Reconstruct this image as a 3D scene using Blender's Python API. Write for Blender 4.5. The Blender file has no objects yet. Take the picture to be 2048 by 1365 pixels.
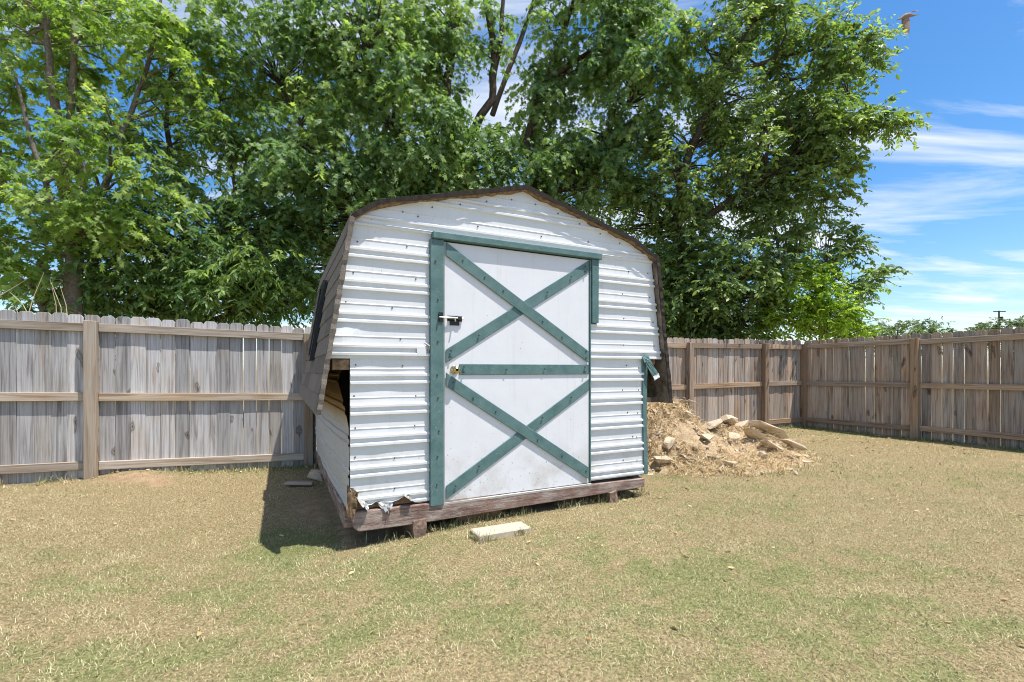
import bpy, bmesh, math, random
import numpy as np
from mathutils import Vector, Matrix, Euler, noise as mnoise
R = math.radians
random.seed(7); RNG = np.random.default_rng(11)
scene = bpy.context.scene
COL = scene.collection

# ------------------------------------------------------------------ camera, sky, sun, exposure
CAMZ = 1.2
cam = bpy.data.cameras.new('camera'); cam.sensor_width = 36; cam.lens = 36*940/2048
cam.shift_y = (740-682.5)/2048; cam.clip_end = 3000; cam.clip_start = 0.05
camo = bpy.data.objects.new('camera', cam); COL.objects.link(camo)
camo.location = (0, 0, CAMZ); camo.rotation_euler = (R(90), 0, 0); scene.camera = camo

SUN_H = (0.335, -0.125)                       # horizontal run of the light per metre of drop, towards the sun
sun_dir = Vector((SUN_H[0], SUN_H[1], 1)).normalized()
world = bpy.data.worlds.new('World'); scene.world = world; world.use_nodes = True
wn, wl = world.node_tree.nodes, world.node_tree.links
for n in list(wn): wn.remove(n)
w_out = wn.new('ShaderNodeOutputWorld'); w_bg = wn.new('ShaderNodeBackground'); w_bg.inputs[1].default_value = 0.15
sky = wn.new('ShaderNodeTexSky'); sky.sky_type = 'NISHITA'; sky.sun_disc = False
sky.sun_elevation = math.asin(sun_dir.z); sky.sun_rotation = math.atan2(sun_dir.x, sun_dir.y)
sky.air_density = 1.0; sky.dust_density = 0.7; sky.ozone_density = 2.2
# thin cirrus over the whole sky
w_tc = wn.new('ShaderNodeTexCoord'); w_sp = wn.new('ShaderNodeSeparateXYZ'); wl.new(w_tc.outputs['Generated'], w_sp.inputs[0])
def wmath(op, a, b=None):
    m = wn.new('ShaderNodeMath'); m.operation = op
    for i, v in enumerate((a, b)):
        if v is None: continue
        if isinstance(v, (int, float)): m.inputs[i].default_value = v
        else: wl.new(v, m.inputs[i])
    return m.outputs[0]
w_z = wmath('ADD', wmath('MAXIMUM', w_sp.outputs[2], 0.0), 0.10)
w_cb = wn.new('ShaderNodeCombineXYZ'); wl.new(wmath('DIVIDE', w_sp.outputs[0], w_z), w_cb.inputs[0]); wl.new(wmath('DIVIDE', w_sp.outputs[1], w_z), w_cb.inputs[1])
w_mp = wn.new('ShaderNodeMapping'); w_mp.inputs['Location'].default_value = (1.7, 3.1, 0); w_mp.inputs['Scale'].default_value = (0.55, 1.5, 1); w_mp.inputs['Rotation'].default_value = (0, 0, R(-14))
wl.new(w_cb.outputs[0], w_mp.inputs[0])
w_no = wn.new('ShaderNodeTexNoise'); w_no.inputs['Scale'].default_value = 1.15; w_no.inputs['Detail'].default_value = 9; w_no.inputs['Roughness'].default_value = 0.58; w_no.inputs['Distortion'].default_value = 0.55
wl.new(w_mp.outputs[0], w_no.inputs[0])
w_rp = wn.new('ShaderNodeValToRGB'); w_rp.color_ramp.elements[0].position = 0.475; w_rp.color_ramp.elements[1].position = 0.66; w_rp.color_ramp.elements[1].color = (.92, .92, .92, 1)
wl.new(w_no.outputs[0], w_rp.inputs[0])
w_mx = wn.new('ShaderNodeMix'); w_mx.data_type = 'RGBA'; wl.new(w_rp.outputs[0], w_mx.inputs['Factor']); w_hs = wn.new('ShaderNodeHueSaturation'); w_hs.inputs['Saturation'].default_value = 1.34; w_hs.inputs['Value'].default_value = 0.90; wl.new(sky.outputs[0], w_hs.inputs['Color'])
wl.new(w_hs.outputs[0], w_mx.inputs['A']); w_mx.inputs['B'].default_value = (5.3, 5.4, 5.55, 1)
wl.new(w_mx.outputs['Result'], w_bg.inputs[0]); wl.new(w_bg.outputs[0], w_out.inputs[0])

sl = bpy.data.lights.new('sun', 'SUN'); sl.energy = 5.0; sl.angle = R(0.5); sl.color = (1.0, 0.955, 0.88)
slo = bpy.data.objects.new('sun', sl); COL.objects.link(slo); slo.rotation_euler = sun_dir.to_track_quat('Z', 'Y').to_euler(); slo.location = (6, -2, 15)
scene.view_settings.view_transform = 'Standard'; scene.view_settings.look = 'None'
scene.view_settings.exposure = 0.55; scene.view_settings.gamma = 1; scene.view_settings.use_curve_mapping = False
scene.cycles.filter_width = 1.05; scene.cycles.max_bounces = 7; scene.cycles.transparent_max_bounces = 4; scene.cycles.diffuse_bounces = 4; scene.cycles.transmission_bounces = 3; scene.cycles.glossy_bounces = 2

# ------------------------------------------------------------------ helpers
def tag(o, label=None, cat=None, group=None, kind=None):
    if label: o['label'] = label
    if cat: o['category'] = cat
    if group: o['group'] = group
    if kind: o['kind'] = kind
    return o
def empty(name, loc=(0, 0, 0), rz=0, parent=None):
    o = bpy.data.objects.new(name, None); COL.objects.link(o); o.location = loc; o.rotation_euler = (0, 0, rz); o.parent = parent
    o.empty_display_size = .1
    return o
def link(name, me, mat=None, parent=None, smooth=False):
    if mat and not me.materials: me.materials.append(mat)
    if smooth and len(me.polygons): me.polygons.foreach_set('use_smooth', [True]*len(me.polygons))
    o = bpy.data.objects.new(name, me); COL.objects.link(o); o.parent = parent
    return o
class MB:
    def __init__(s): s.v = []; s.f = []
    def add(s, vs, fs):
        b = len(s.v); s.v += [tuple(p) for p in vs]; s.f += [tuple(b+i for i in f) for f in fs]
    def box(s, x0, x1, y0, y1, z0, z1):
        s.add([(x0,y0,z0),(x1,y0,z0),(x1,y1,z0),(x0,y1,z0),(x0,y0,z1),(x1,y0,z1),(x1,y1,z1),(x0,y1,z1)],
              [(3,2,1,0),(4,5,6,7),(0,1,5,4),(1,2,6,5),(2,3,7,6),(3,0,4,7)])
    def prism(s, poly, y0, y1):               # poly in (x,z) counter-clockwise seen from -y
        n = len(poly)
        s.add([(x,y0,z) for x,z in poly]+[(x,y1,z) for x,z in poly],
              [tuple(range(n)), tuple(range(2*n-1, n-1, -1))]+[((i+1)%n, i, n+i, n+(i+1)%n) for i in range(n)])
    def tube(s, pts, rad, n=6, cap=True):
        pts = [Vector(p) for p in pts]; b = len(s.v); m = len(pts)
        if not hasattr(rad, '__len__'): rad = [rad]*m
        up = Vector((0.13, 0.31, 0.94))
        for i, p in enumerate(pts):
            d = (pts[min(i+1, m-1)]-pts[max(i-1, 0)]).normalized()
            a = d.cross(up)
            if a.length < .05: a = d.cross(Vector((1, 0, 0)))
            a.normalize(); c = d.cross(a)
            for k in range(n):
                t = 2*math.pi*k/n; s.v.append(tuple(p+(a*math.cos(t)+c*math.sin(t))*rad[i]))
        for i in range(m-1):
            for k in range(n):
                s.f.append((b+i*n+k, b+i*n+(k+1)%n, b+(i+1)*n+(k+1)%n, b+(i+1)*n+k))
        if cap:
            s.f.append(tuple(b+k for k in range(n-1, -1, -1))); s.f.append(tuple(b+(m-1)*n+k for k in range(n)))
    def mesh(s, name, bevel=0, seg=1):
        me = bpy.data.meshes.new(name); me.from_pydata(s.v, [], s.f)
        if bevel:
            bm = bmesh.new(); bm.from_mesh(me)
            bmesh.ops.bevel(bm, geom=[e for e in bm.edges if e.calc_face_angle(0) > .5], offset=bevel, segments=seg, affect='EDGES', profile=.5)
            bm.to_mesh(me); bm.free()
        me.update(); return me
    def build(s, name, mat, parent=None, bevel=0, seg=1, smooth=False):
        return link(name, s.mesh(name, bevel, seg), mat, parent, smooth)
def np_mesh(name, verts, tris=None, quads=None, attrs=None, polys=None):
    """fast mesh from numpy; polys = (loop_indices, loop_totals)"""
    me = bpy.data.meshes.new(name)
    loops = []; tot = []
    if tris is not None and len(tris): loops.append(tris.ravel()); tot.append(np.full(len(tris), 3))
    if quads is not None and len(quads): loops.append(quads.ravel()); tot.append(np.full(len(quads), 4))
    if polys is not None: loops.append(polys[0]); tot.append(polys[1])
    loops = np.concatenate(loops).astype(np.int32); tot = np.concatenate(tot).astype(np.int32)
    me.vertices.add(len(verts)); me.vertices.foreach_set('co', verts.astype(np.float32).ravel())
    me.loops.add(len(loops)); me.loops.foreach_set('vertex_index', loops)
    me.polygons.add(len(tot)); st = np.concatenate([[0], np.cumsum(tot)[:-1]]).astype(np.int32)
    me.polygons.foreach_set('loop_start', st); me.polygons.foreach_set('loop_total', tot)
    me.update(calc_edges=True)
    for k, a in (attrs or {}).items():
        at = me.attributes.new(k, 'FLOAT', 'POINT'); at.data.foreach_set('value', a.astype(np.float32))
    return me
def vnoise(x, y, seed=0):
    xi = np.floor(x).astype(np.int64); yi = np.floor(y).astype(np.int64); fx = x-xi; fy = y-yi
    def h(a, b):
        n = (a*374761393+b*668265263+seed*974634777) & 0xffffffff
        n = ((n ^ (n >> 13))*1274126177) & 0xffffffff
        return ((n ^ (n >> 16)) & 0xffff)/65535.0
    sx = fx*fx*(3-2*fx); sy = fy*fy*(3-2*fy)
    return (h(xi, yi)*(1-sx)+h(xi+1, yi)*sx)*(1-sy)+(h(xi, yi+1)*(1-sx)+h(xi+1, yi+1)*sx)*sy
def fbm(x, y, seed=0, oct=4):
    t = 0; a = .5
    for i in range(oct): t = t+a*vnoise(x*2**i+i*17.3, y*2**i-i*9.1, seed+i); a *= .5
    return t/(1-.5**oct)
def at(px, py, Y):                             # a real place: bearing and height seen from the yard, at depth Y
    return np.array([(px-1024)/940*Y, Y, CAMZ+(740-py)/940*Y])

# ------------------------------------------------------------------ materials
class NT:
    def __init__(s, name):
        s.m = bpy.data.materials.new(name); s.m.use_nodes = True; s.t = s.m.node_tree; s.n = s.t.nodes; s.l = s.t.links
        s.b = s.n['Principled BSDF']; s.out = s.n['Material Output']
    def node(s, t, **kw):
        n = s.n.new('ShaderNode'+t)
        for k, v in kw.items(): setattr(n, k, v)
        return n
    def set(s, sock, v):
        if isinstance(v, bpy.types.NodeSocket): s.l.new(v, sock)
        else: sock.default_value = v
    def math(s, op, a, b=0, clamp=False):
        m = s.node('Math', operation=op, use_clamp=clamp); s.set(m.inputs[0], a); s.set(m.inputs[1], b); return m.outputs[0]
    def coord(s, kind='Object', scale=(1,1,1), rot=(0,0,0), rand=False):
        tc = s.node('TexCoord'); mp = s.node('Mapping'); v = tc.outputs[kind]
        if rand:
            oi = s.node('ObjectInfo'); sc = s.node('VectorMath', operation='SCALE'); sc.inputs[0].default_value = (37.1, 53.7, 71.3); s.l.new(oi.outputs['Random'], sc.inputs['Scale'])
            ad = s.node('VectorMath', operation='ADD'); s.l.new(v, ad.inputs[0]); s.l.new(sc.outputs[0], ad.inputs[1]); v = ad.outputs[0]
        s.l.new(v, mp.inputs[0]); mp.inputs['Scale'].default_value = scale; mp.inputs['Rotation'].default_value = rot
        return mp.outputs[0]
    def noise(s, vec, scale=5, detail=4, rough=.55, dist=0):
        n = s.node('TexNoise'); s.l.new(vec, n.inputs['Vector']); n.inputs['Scale'].default_value = scale; n.inputs['Detail'].default_value = detail
        n.inputs['Roughness'].default_value = rough; n.inputs['Distortion'].default_value = dist; return n.outputs[0]
    def voro(s, vec, scale=5, feat='F1'):
        n = s.node('TexVoronoi', feature=feat); s.l.new(vec, n.inputs['Vector']); n.inputs['Scale'].default_value = scale; return n.outputs['Distance']
    def ramp(s, fac, *stops):
        r = s.node('ValToRGB'); s.set(r.inputs[0], fac); e = r.color_ramp.elements
        while len(e) < len(stops): e.new(.5)
        for i, (p, c) in enumerate(stops):
            e[i].position = p; e[i].color = (c, c, c, 1) if isinstance(c, (int, float)) else (*c, 1)
        return r.outputs[0]
    def mix(s, f, a, b, mode='MIX'):
        m = s.node('Mix', data_type='RGBA', blend_type=mode); s.set(m.inputs['Factor'], f)
        for k, v in (('A', a), ('B', b)):
            if isinstance(v, tuple) and len(v) == 3: v = (*v, 1)
            s.set(m.inputs[k], v)
        return m.outputs['Result']
    def attr(s, name): return s.node('Attribute', attribute_name=name).outputs['Fac']
    def bump(s, h, strength=.3, dist=.01):
        b = s.node('Bump'); b.inputs['Strength'].default_value = strength; b.inputs['Distance'].default_value = dist
        s.l.new(h, b.inputs['Height']); s.l.new(b.outputs[0], s.b.inputs['Normal'])
    def done(s, col, rough=.8, spec=.3, metal=0):
        s.set(s.b.inputs['Base Color'], (*col, 1) if isinstance(col, tuple) and len(col) == 3 else col)
        s.set(s.b.inputs['Roughness'], rough); s.b.inputs['Specular IOR Level'].default_value = spec; s.b.inputs['Metallic'].default_value = metal
        return s.m

def wood_mat(name, axis, grey, tan, dark, brown=.35, knots=True):
    t = NT(name)
    st = [26, 26, 26]; st['xyz'.index(axis)] = 1.1
    sf = [150, 150, 150]; sf['xyz'.index(axis)] = 2.5
    sk = [7, 7, 7]; sk['xyz'.index(axis)] = 2.6
    v = t.coord(scale=tuple(st), rand=True)
    g1 = t.noise(v, 1, 6, .62, .9); g2 = t.noise(t.coord(scale=tuple(sf), rand=True), 1, 3, .6)
    oi = t.node('ObjectInfo').outputs['Random']
    big = t.noise(t.coord(scale=(2.1, 2.1, 2.1), rand=True), 1, 3)
    br = t.ramp(t.math('ADD', t.math('MULTIPLY', big, .75), t.math('MULTIPLY', oi, .32)), (.62-brown*.5, 0), (.92-brown*.35, 1))
    base = t.mix(br, grey, tan)
    base = t.mix(t.ramp(g1, (.33, .85), (.53, 0)), base, dark)
    base = t.mix(t.ramp(g1, (.60, 0), (.85, .45)), base, (min(1, grey[0]*1.45), min(1, grey[1]*1.42), min(1, grey[2]*1.38)))
    base = t.mix(t.ramp(g2, (.32, .5), (.55, 0)), base, dark)
    h = t.math('ADD', g1, t.math('MULTIPLY', g2, .5))
    if knots:
        kv = t.coord(scale=tuple(sk), rand=True)
        kd = t.node('VectorMath', operation='ADD'); nz = t.node('TexNoise'); nz.inputs['Scale'].default_value = 1.3; t.l.new(kv, nz.inputs[0])
        t.l.new(kv, kd.inputs[0]); t.l.new(nz.outputs['Color'], kd.inputs[1])
        k = t.voro(kd.outputs[0], .72)
        base = t.mix(t.ramp(k, (.06, .9), (.085, .35), (.12, .75), (.17, 0)), base, (dark[0]*.55, dark[1]*.5, dark[2]*.45))
        rs = t.noise(t.coord(scale=tuple(9 if c != axis else 1.0 for c in 'xyz'), rand=True), 1, 3, .5, .3)
        base = t.mix(t.ramp(rs, (.665, 0), (.78, .6)), base, (.33, .17, .07))
    val = t.math('ADD', t.math('MULTIPLY', t.math('FRACT', t.math('MULTIPLY', oi, 7.31)), .55), .68)
    base = t.mix(1.0, base, t.ramp(val, (0, 0), (1, 1)), 'MULTIPLY') if False else base
    hsv = t.node('HueSaturation'); t.l.new(base, hsv.inputs['Color']); t.l.new(val, hsv.inputs['Value'])
    t.bump(h, .35, .006)
    return t.done(hsv.outputs[0], .88, .2)
M = {}
M['picket'] = wood_mat('weathered_grey_wood', 'z', (.51, .50, .505), (.46, .39, .315), (.19, .17, .155), .12)
M['picket_shade_tint'] = wood_mat('shade_tinted_wood', 'z', (.44, .40, .365), (.45, .32, .22), (.15, .105, .08), .52)  # browner copy of the picket wood: shade on the right-hand fence put into the colour
M['rail'] = wood_mat('tan_rail_wood', 'x', (.49, .43, .365), (.47, .355, .245), (.22, .155, .105), .42, False)
M['rail_shade_brown'] = wood_mat('shade_brown_rail_wood', 'x', (.40, .33, .265), (.42, .29, .18), (.16, .10, .065), .5, False)  # rails toned for the same shade; also the brown of the loose board
M['post'] = wood_mat('tan_post_wood', 'z', (.45, .39, .325), (.45, .34, .23), (.24, .175, .125), .35)
M['post_shade_tint'] = wood_mat('shade_tinted_post_wood', 'z', (.38, .305, .24), (.40, .27, .165), (.17, .11, .075), .5)  # posts with that shade worked into the wood colour

def green_mat():
    t = NT('worn_green_paint')
    v = t.coord(scale=(3, 3, 3), rand=True); n = t.noise(v, 3, 5, .65)
    c = t.mix(t.ramp(n, (.3, 0), (.7, 1)), (.070, .140, .140), (.130, .215, .212))
    s = t.noise(t.coord(scale=(60, 60, 60), rand=True), 1, 3, .7)
    c = t.mix(t.ramp(s, (.63, 0), (.70, .5)), c, (.34, .43, .42))
    d = t.noise(t.coord(scale=(9, 9, 9), rand=True), 1, 5, .7)
    c = t.mix(t.ramp(d, (.62, 0), (.75, .5)), c, (.05, .10, .085))
    t.bump(s, .15, .004)
    return t.done(c, .6, .3)
M['green'] = green_mat()
def white_mat(name, base, speck=.5, z_dirt=.9, dirtcol=(.42, .37, .28), rough=.42):
    t = NT(name)
    o = t.coord(); sp = t.node('SeparateXYZ'); t.l.new(o, sp.inputs[0])
    n = t.noise(t.coord(scale=(4, 4, 4)), 1, 6, .65)
    c = t.mix(t.ramp(n, (.35, 0), (.75, .5)), base, tuple(b*.86 for b in base))
    st = t.noise(t.coord(scale=(22, 22, 1.3)), 1, 5, .6)
    c = t.mix(t.ramp(st, (.58, 0), (.78, .30)), c, (.50, .46, .38))
    spk = t.noise(t.coord(scale=(55, 55, 38)), 1, 2, .5)
    low = t.ramp(t.math('MULTIPLY', sp.outputs[2], .8), (.1, .22*speck), (z_dirt, 0.05*speck))
    thr = t.math('GREATER_THAN', t.math('ADD', spk, t.math('MULTIPLY', low, .35)), .775)
    c = t.mix(t.math('MULTIPLY', thr, .7), c, (.12, .09, .07))
    gr = t.math('MULTIPLY', t.ramp(n, (.45, 0), (.62, 1)), t.ramp(sp.outputs[2], (.16, .48), (.60, 0)))
    c = t.mix(gr, c, dirtcol)
    t.bump(t.noise(t.coord(scale=(1, 1, 1)), 14, 4), .06, .01)
    return t.done(c, rough, .4)
M['metal_white'] = white_mat('white_painted_metal', (.73, .745, .765), .7)
M['door_white'] = white_mat('white_painted_door', (.745, .75, .785), 1.35, .8)
def side_mat():
    t = NT('stained_white_metal')
    o = t.coord(); sp = t.node('SeparateXYZ'); t.l.new(o, sp.inputs[0])
    n = t.noise(t.coord(scale=(3, 1.2, 3)), 1, 6, .7)
    f = t.math('ADD', t.ramp(sp.outputs[2], (.72, 0), (.92, 1)), t.math('MULTIPLY', t.math('SUBTRACT', n, .5), .9))
    c = t.mix(t.ramp(f, (.25, 0), (.7, .9)), (.47, .47, .46), (.40, .255, .085))
    r = t.noise(t.coord(scale=(5, 2, 26)), 1, 5, .7)
    c = t.mix(t.ramp(r, (.58, 0), (.74, .55)), c, (.33, .20, .07))
    sk = t.noise(t.coord(scale=(60, 45, 45)), 1, 2)
    c = t.mix(t.math('MULTIPLY', t.math('GREATER_THAN', sk, .655), .75), c, (.12, .095, .08))
    return t.done(c, .5, .35)
M['side_metal'] = side_mat()
def simple(name, col, rough=.8, metal=0, var=.25, scale=12, spec=.3, bump=0):
    t = NT(name); n = t.noise(t.coord(scale=(scale,)*3, rand=True), 1, 5, .65)
    c = t.mix(t.ramp(n, (.3, 0), (.7, 1)), tuple(x*(1-var) for x in col), tuple(min(1, x*(1+var)) for x in col))
    if bump: t.bump(n, bump, .01)
    return t.done(c, rough, spec, metal)
M['sill'] = wood_mat('red_brown_sill_wood', 'x', (.27, .19, .16), (.25, .13, .095), (.13, .065, .05), .6, False)
M['sill_y'] = wood_mat('red_brown_side_sill_wood', 'y', (.26, .18, .15), (.25, .13, .095), (.13, .065, .05), .6, False)
M['osb'] = simple('brown_sheathing', (.21, .135, .08), .9, 0, .45, 25, .2, .4)
M['rotten'] = simple('rotten_sheathing', (.13, .088, .05), .95, 0, .6, 35, .2, .6)
M['eave'] = simple('eave_wood', (.24, .16, .095), .9, 0, .6, 30, .2, .5)
M['dark_wood'] = simple('dark_inside_wood', (.10, .075, .055), .9, 0, .4, 10)
M['block'] = simple('rotten_block_wood', (.21, .145, .11), .95, 0, .5, 30, .2, .6)
M['black_metal'] = simple('black_metal', (.02, .02, .022), .4, .3, .3, 30, .5)
M['steel'] = simple('bright_steel', (.6, .6, .6), .3, 1, .1)
M['brass'] = simple('brushed_brass', (.62, .48, .24), .22, 1, .12)
M['screw'] = simple('rusty_screw', (.10, .075, .06), .6, .4, .3)
M['alu'] = simple('grey_aluminium_strip', (.42, .40, .37), .5, .2, .25)
M['concrete'] = simple('pale_concrete', (.45, .39, .305), .92, 0, .14, 28, .2, .3)
M['foil'] = simple('crumpled_bare_metal', (.50, .49, .46), .35, .55, .3, 20)
M['bark'] = simple('grey_bark', (.17, .14, .115), .95, 0, .45, 22, .15, .8)
M['bark_dark'] = simple('dark_bark', (.085, .068, .055), .95, 0, .45, 22, .15, .8)
M['dry_twig'] = simple('dry_twig', (.45, .36, .25), .9, 0, .25)
M['pole'] = simple('dark_pole', (.05, .05, .055), .8)
M['paper'] = simple('white_scrap', (.75, .75, .74), .7)
M['bird'] = simple('brown_feathers', (.27, .20, .165), .8, 0, .22, 18)
def shingle_mat(name, col):
    t = NT(name); v = t.coord(scale=(1, 1, 1), rand=True)
    n = t.noise(v, 160, 2, .7); b = t.noise(v, 3, 4, .6); oi = t.node('ObjectInfo').outputs['Random']
    c = t.mix(t.ramp(n, (.3, 0), (.7, 1)), tuple(x*.55 for x in col), tuple(x*1.45 for x in col))
    c = t.mix(t.ramp(b, (.5, 0), (.75, .5)), c, tuple(x*.8 for x in col))
    h = t.node('HueSaturation'); t.l.new(c, h.inputs['Color']); t.l.new(t.math('ADD', t.math('MULTIPLY', oi, .35), .82), h.inputs['Value'])
    t.bump(n, .5, .004); return t.done(h.outputs[0], .95, .15)
M['shingle'] = shingle_mat('grey_brown_shingle', (.20, .175, .15))
M['shingle_edge'] = shingle_mat('dark_shingle_edge', (.05, .042, .037))
def sill_mat(name, axis):
    t = NT(name); st = [34, 34, 34]; st['xyz'.index(axis)] = 3.0
    g = t.noise(t.coord(scale=tuple(st)), 1, 6, .7, .6); b = t.noise(t.coord(scale=(5, 5, 9)), 1, 5, .7); f = t.noise(t.coord(scale=(60, 60, 60)), 1, 3, .7)
    c = t.mix(t.ramp(b, (.36, 0), (.62, 1)), (.24, .145, .115), (.40, .335, .29))
    c = t.mix(t.ramp(g, (.34, .9), (.55, 0)), c, (.095, .055, .045))
    c = t.mix(t.ramp(g, (.62, 0), (.78, .6)), c, (.46, .38, .32))
    c = t.mix(t.ramp(f, (.66, 0), (.74, .6)), c, (.50, .43, .35))
    t.bump(t.math('ADD', g, f), .6, .008); return t.done(c, .92, .15)
M['sill'] = sill_mat('peeling_red_sill_wood', 'x'); M['sill_y'] = sill_mat('peeling_red_side_sill_wood', 'y')
def underside_mat():
    t = NT('mouldy_roof_underside'); v = t.coord()
    n = t.noise(v, 9, 6, .75); c = t.mix(t.ramp(n, (.35, 0), (.65, 1)), (.07, .055, .04), (.30, .25, .20))
    return t.done(c, .95, .1)
M['under'] = underside_mat()
def rock_mat():
    t = NT('tan_stone'); v = t.coord(scale=(1,1,1), rand=True)
    n = t.noise(v, 7, 6, .7); oi = t.node('ObjectInfo').outputs['Random']
    c = t.mix(t.ramp(n, (.3, 0), (.72, 1)), (.42, .31, .195), (.66, .56, .42))
    c = t.mix(t.math('MULTIPLY', oi, .35), c, (.42, .36, .29))
    f = t.noise(v, 45, 4, .7); c = t.mix(t.ramp(f, (.3, .5), (.5, 0)), c, (.20, .135, .08))
    t.bump(f, .6, .01); return t.done(c, .95, .2)
M['rock'] = rock_mat()
def ground_mat(name, blade=False):
    t = NT(name)
    gr = t.attr('green'); di = t.attr('dirt')
    v = t.coord('Object')
    n1 = t.noise(v, 9, 5, .7); n2 = t.noise(v, 70, 3, .7); n3 = t.noise(v, 2.3, 4, .6)
    if blade:
        tint = t.attr('tint')
        dry = t.ramp(tint, (0, (.17, .115, .055)), (.42, (.435, .35, .190)), (1, (.78, .69, .46)))
        grn = t.ramp(tint, (0, (.075, .095, .032)), (.50, (.225, .25, .098)), (1, (.44, .46, .23)))
        f = t.math('ADD', gr, t.math('MULTIPLY', t.math('SUBTRACT', t.attr('pick'), .5), .95))
        c = t.mix(t.ramp(f, (.42, 0), (.52, 1)), dry, grn)
        t.done(c, .75, .25)
        tr = t.node('BsdfTranslucent'); t.l.new(c, tr.inputs[0]); ms = t.node('MixShader'); ms.inputs[0].default_value = .18
        t.l.new(t.b.outputs[0], ms.inputs[1]); t.l.new(tr.outputs[0], ms.inputs[2]); t.l.new(ms.outputs[0], t.out.inputs[0])
        return t.m
    soil = t.mix(t.ramp(n1, (.3, 0), (.7, 1)), (.22, .145, .085), (.42, .305, .19))
    dry = t.mix(t.ramp(n2, (.30, 0), (.70, 1)), (.105, .075, .038), (.41, .33, .185))
    grn = t.mix(t.ramp(n2, (.30, 0), (.70, 1)), (.07, .08, .027), (.29, .29, .125))
    f = t.math('ADD', gr, t.math('MULTIPLY', t.math('SUBTRACT', n1, .5), .7))
    c = t.mix(t.ramp(f, (.40, 0), (.62, 1)), dry, grn)
    c = t.mix(t.ramp(t.math('ADD', di, t.math('MULTIPLY', t.math('SUBTRACT', n1, .5), .8)), (.4, 0), (.62, 1)), c, soil)
    t.bump(n2, .8, .02)
    return t.done(c, .95, .1)
M['ground'] = ground_mat('dry_lawn_soil'); M['blade'] = ground_mat('grass_blades', True)
def straw_mat():
    t = NT('dry_straw'); c = t.ramp(t.attr('tint'), (0, (.28, .16, .07)), (.4, (.52, .38, .19)), (1, (.70, .59, .38)))
    return t.done(c, .8, .2)
M['straw'] = straw_mat()
def mound_mat():
    t = NT('rubble_soil'); v = t.coord(); n = t.noise(v, 8, 6, .7); f = t.noise(v, 60, 3, .7)
    c = t.mix(t.ramp(n, (.3, 0), (.7, 1)), (.38, .255, .145), (.58, .46, .30)); c = t.mix(t.ramp(f, (.3, .6), (.5, 0)), c, (.17, .10, .05))
    t.bump(f, .8, .03); return t.done(c, .95, .1)
M['mound'] = mound_mat()
def leaf_mat(name, dark, mid, light, trans=.32, rough=.42):
    t = NT(name); c = t.ramp(t.attr('tint'), (0, dark), (.55, mid), (1, light))
    t.done(c, rough, .28)
    tr = t.node('BsdfTranslucent'); t.l.new(t.mix(1, c, (1.5, 1.6, .65), 'MULTIPLY'), tr.inputs[0])
    ms = t.node('MixShader'); ms.inputs[0].default_value = trans
    t.l.new(t.b.outputs[0], ms.inputs[1]); t.l.new(tr.outputs[0], ms.inputs[2]); t.l.new(ms.outputs[0], t.out.inputs[0])
    return t.m
M['leaf_maple'] = leaf_mat('maple_leaf', (.100, .180, .085), (.190, .300, .120), (.34, .43, .15), .50, .5)
M['leaf_light'] = leaf_mat('light_maple_leaf', (.13, .22, .055), (.235, .345, .095), (.38, .47, .14), .50, .5)
M['leaf_dark'] = leaf_mat('broad_dark_leaf', (.080, .155, .060), (.155, .260, .090), (.33, .43, .14), .48, .46)
M['leaf_oval'] = leaf_mat('glossy_oval_leaf', (.095, .155, .060), (.190, .280, .095), (.34, .42, .14), .45, .42)
M['leaf_bright'] = leaf_mat('bright_bush_leaf', (.17, .28, .03), (.31, .46, .055), (.45, .57, .09), .5)
M['leaf_far'] = leaf_mat('far_tree_leaf', (.09, .13, .06), (.14, .20, .09), (.21, .27, .12), .3, .6)

# ------------------------------------------------------------------ ground
def gh(x, y):
    h = -.02+.022*(fbm(x*.9, y*.9, 3)-.5)
    h = h-.13*np.exp(-((x+1.85)**2/1.0+(y-3.75)**2/1.2))
    h = h-.06*np.exp(-((x+2.3)**2/1.0+(y-5.5)**2/1.0))
    h = h+.07*np.exp(-((x+4.25)**2/.22+(y-5.38)**2/.05))
    s = (x+1.183)*.896+(y-3.432)*.444; t = -(x+1.183)*.444+(y-3.432)*.896
    h = h-.03*np.exp(-((t-.05)/.30)**2)*np.clip((s+.3)*2, 0, 1)*np.clip((3.0-s)*3, 0, 1)
    far = np.clip((np.hypot(x, y)-40)/200, 0, 1)
    return h-far*.5
SH_O = np.array([-1.183, 3.432]); SH_A = math.atan2(.444, .896)
SU = np.array([math.cos(SH_A), math.sin(SH_A)]); SV = np.array([-SU[1], SU[0]])
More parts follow.
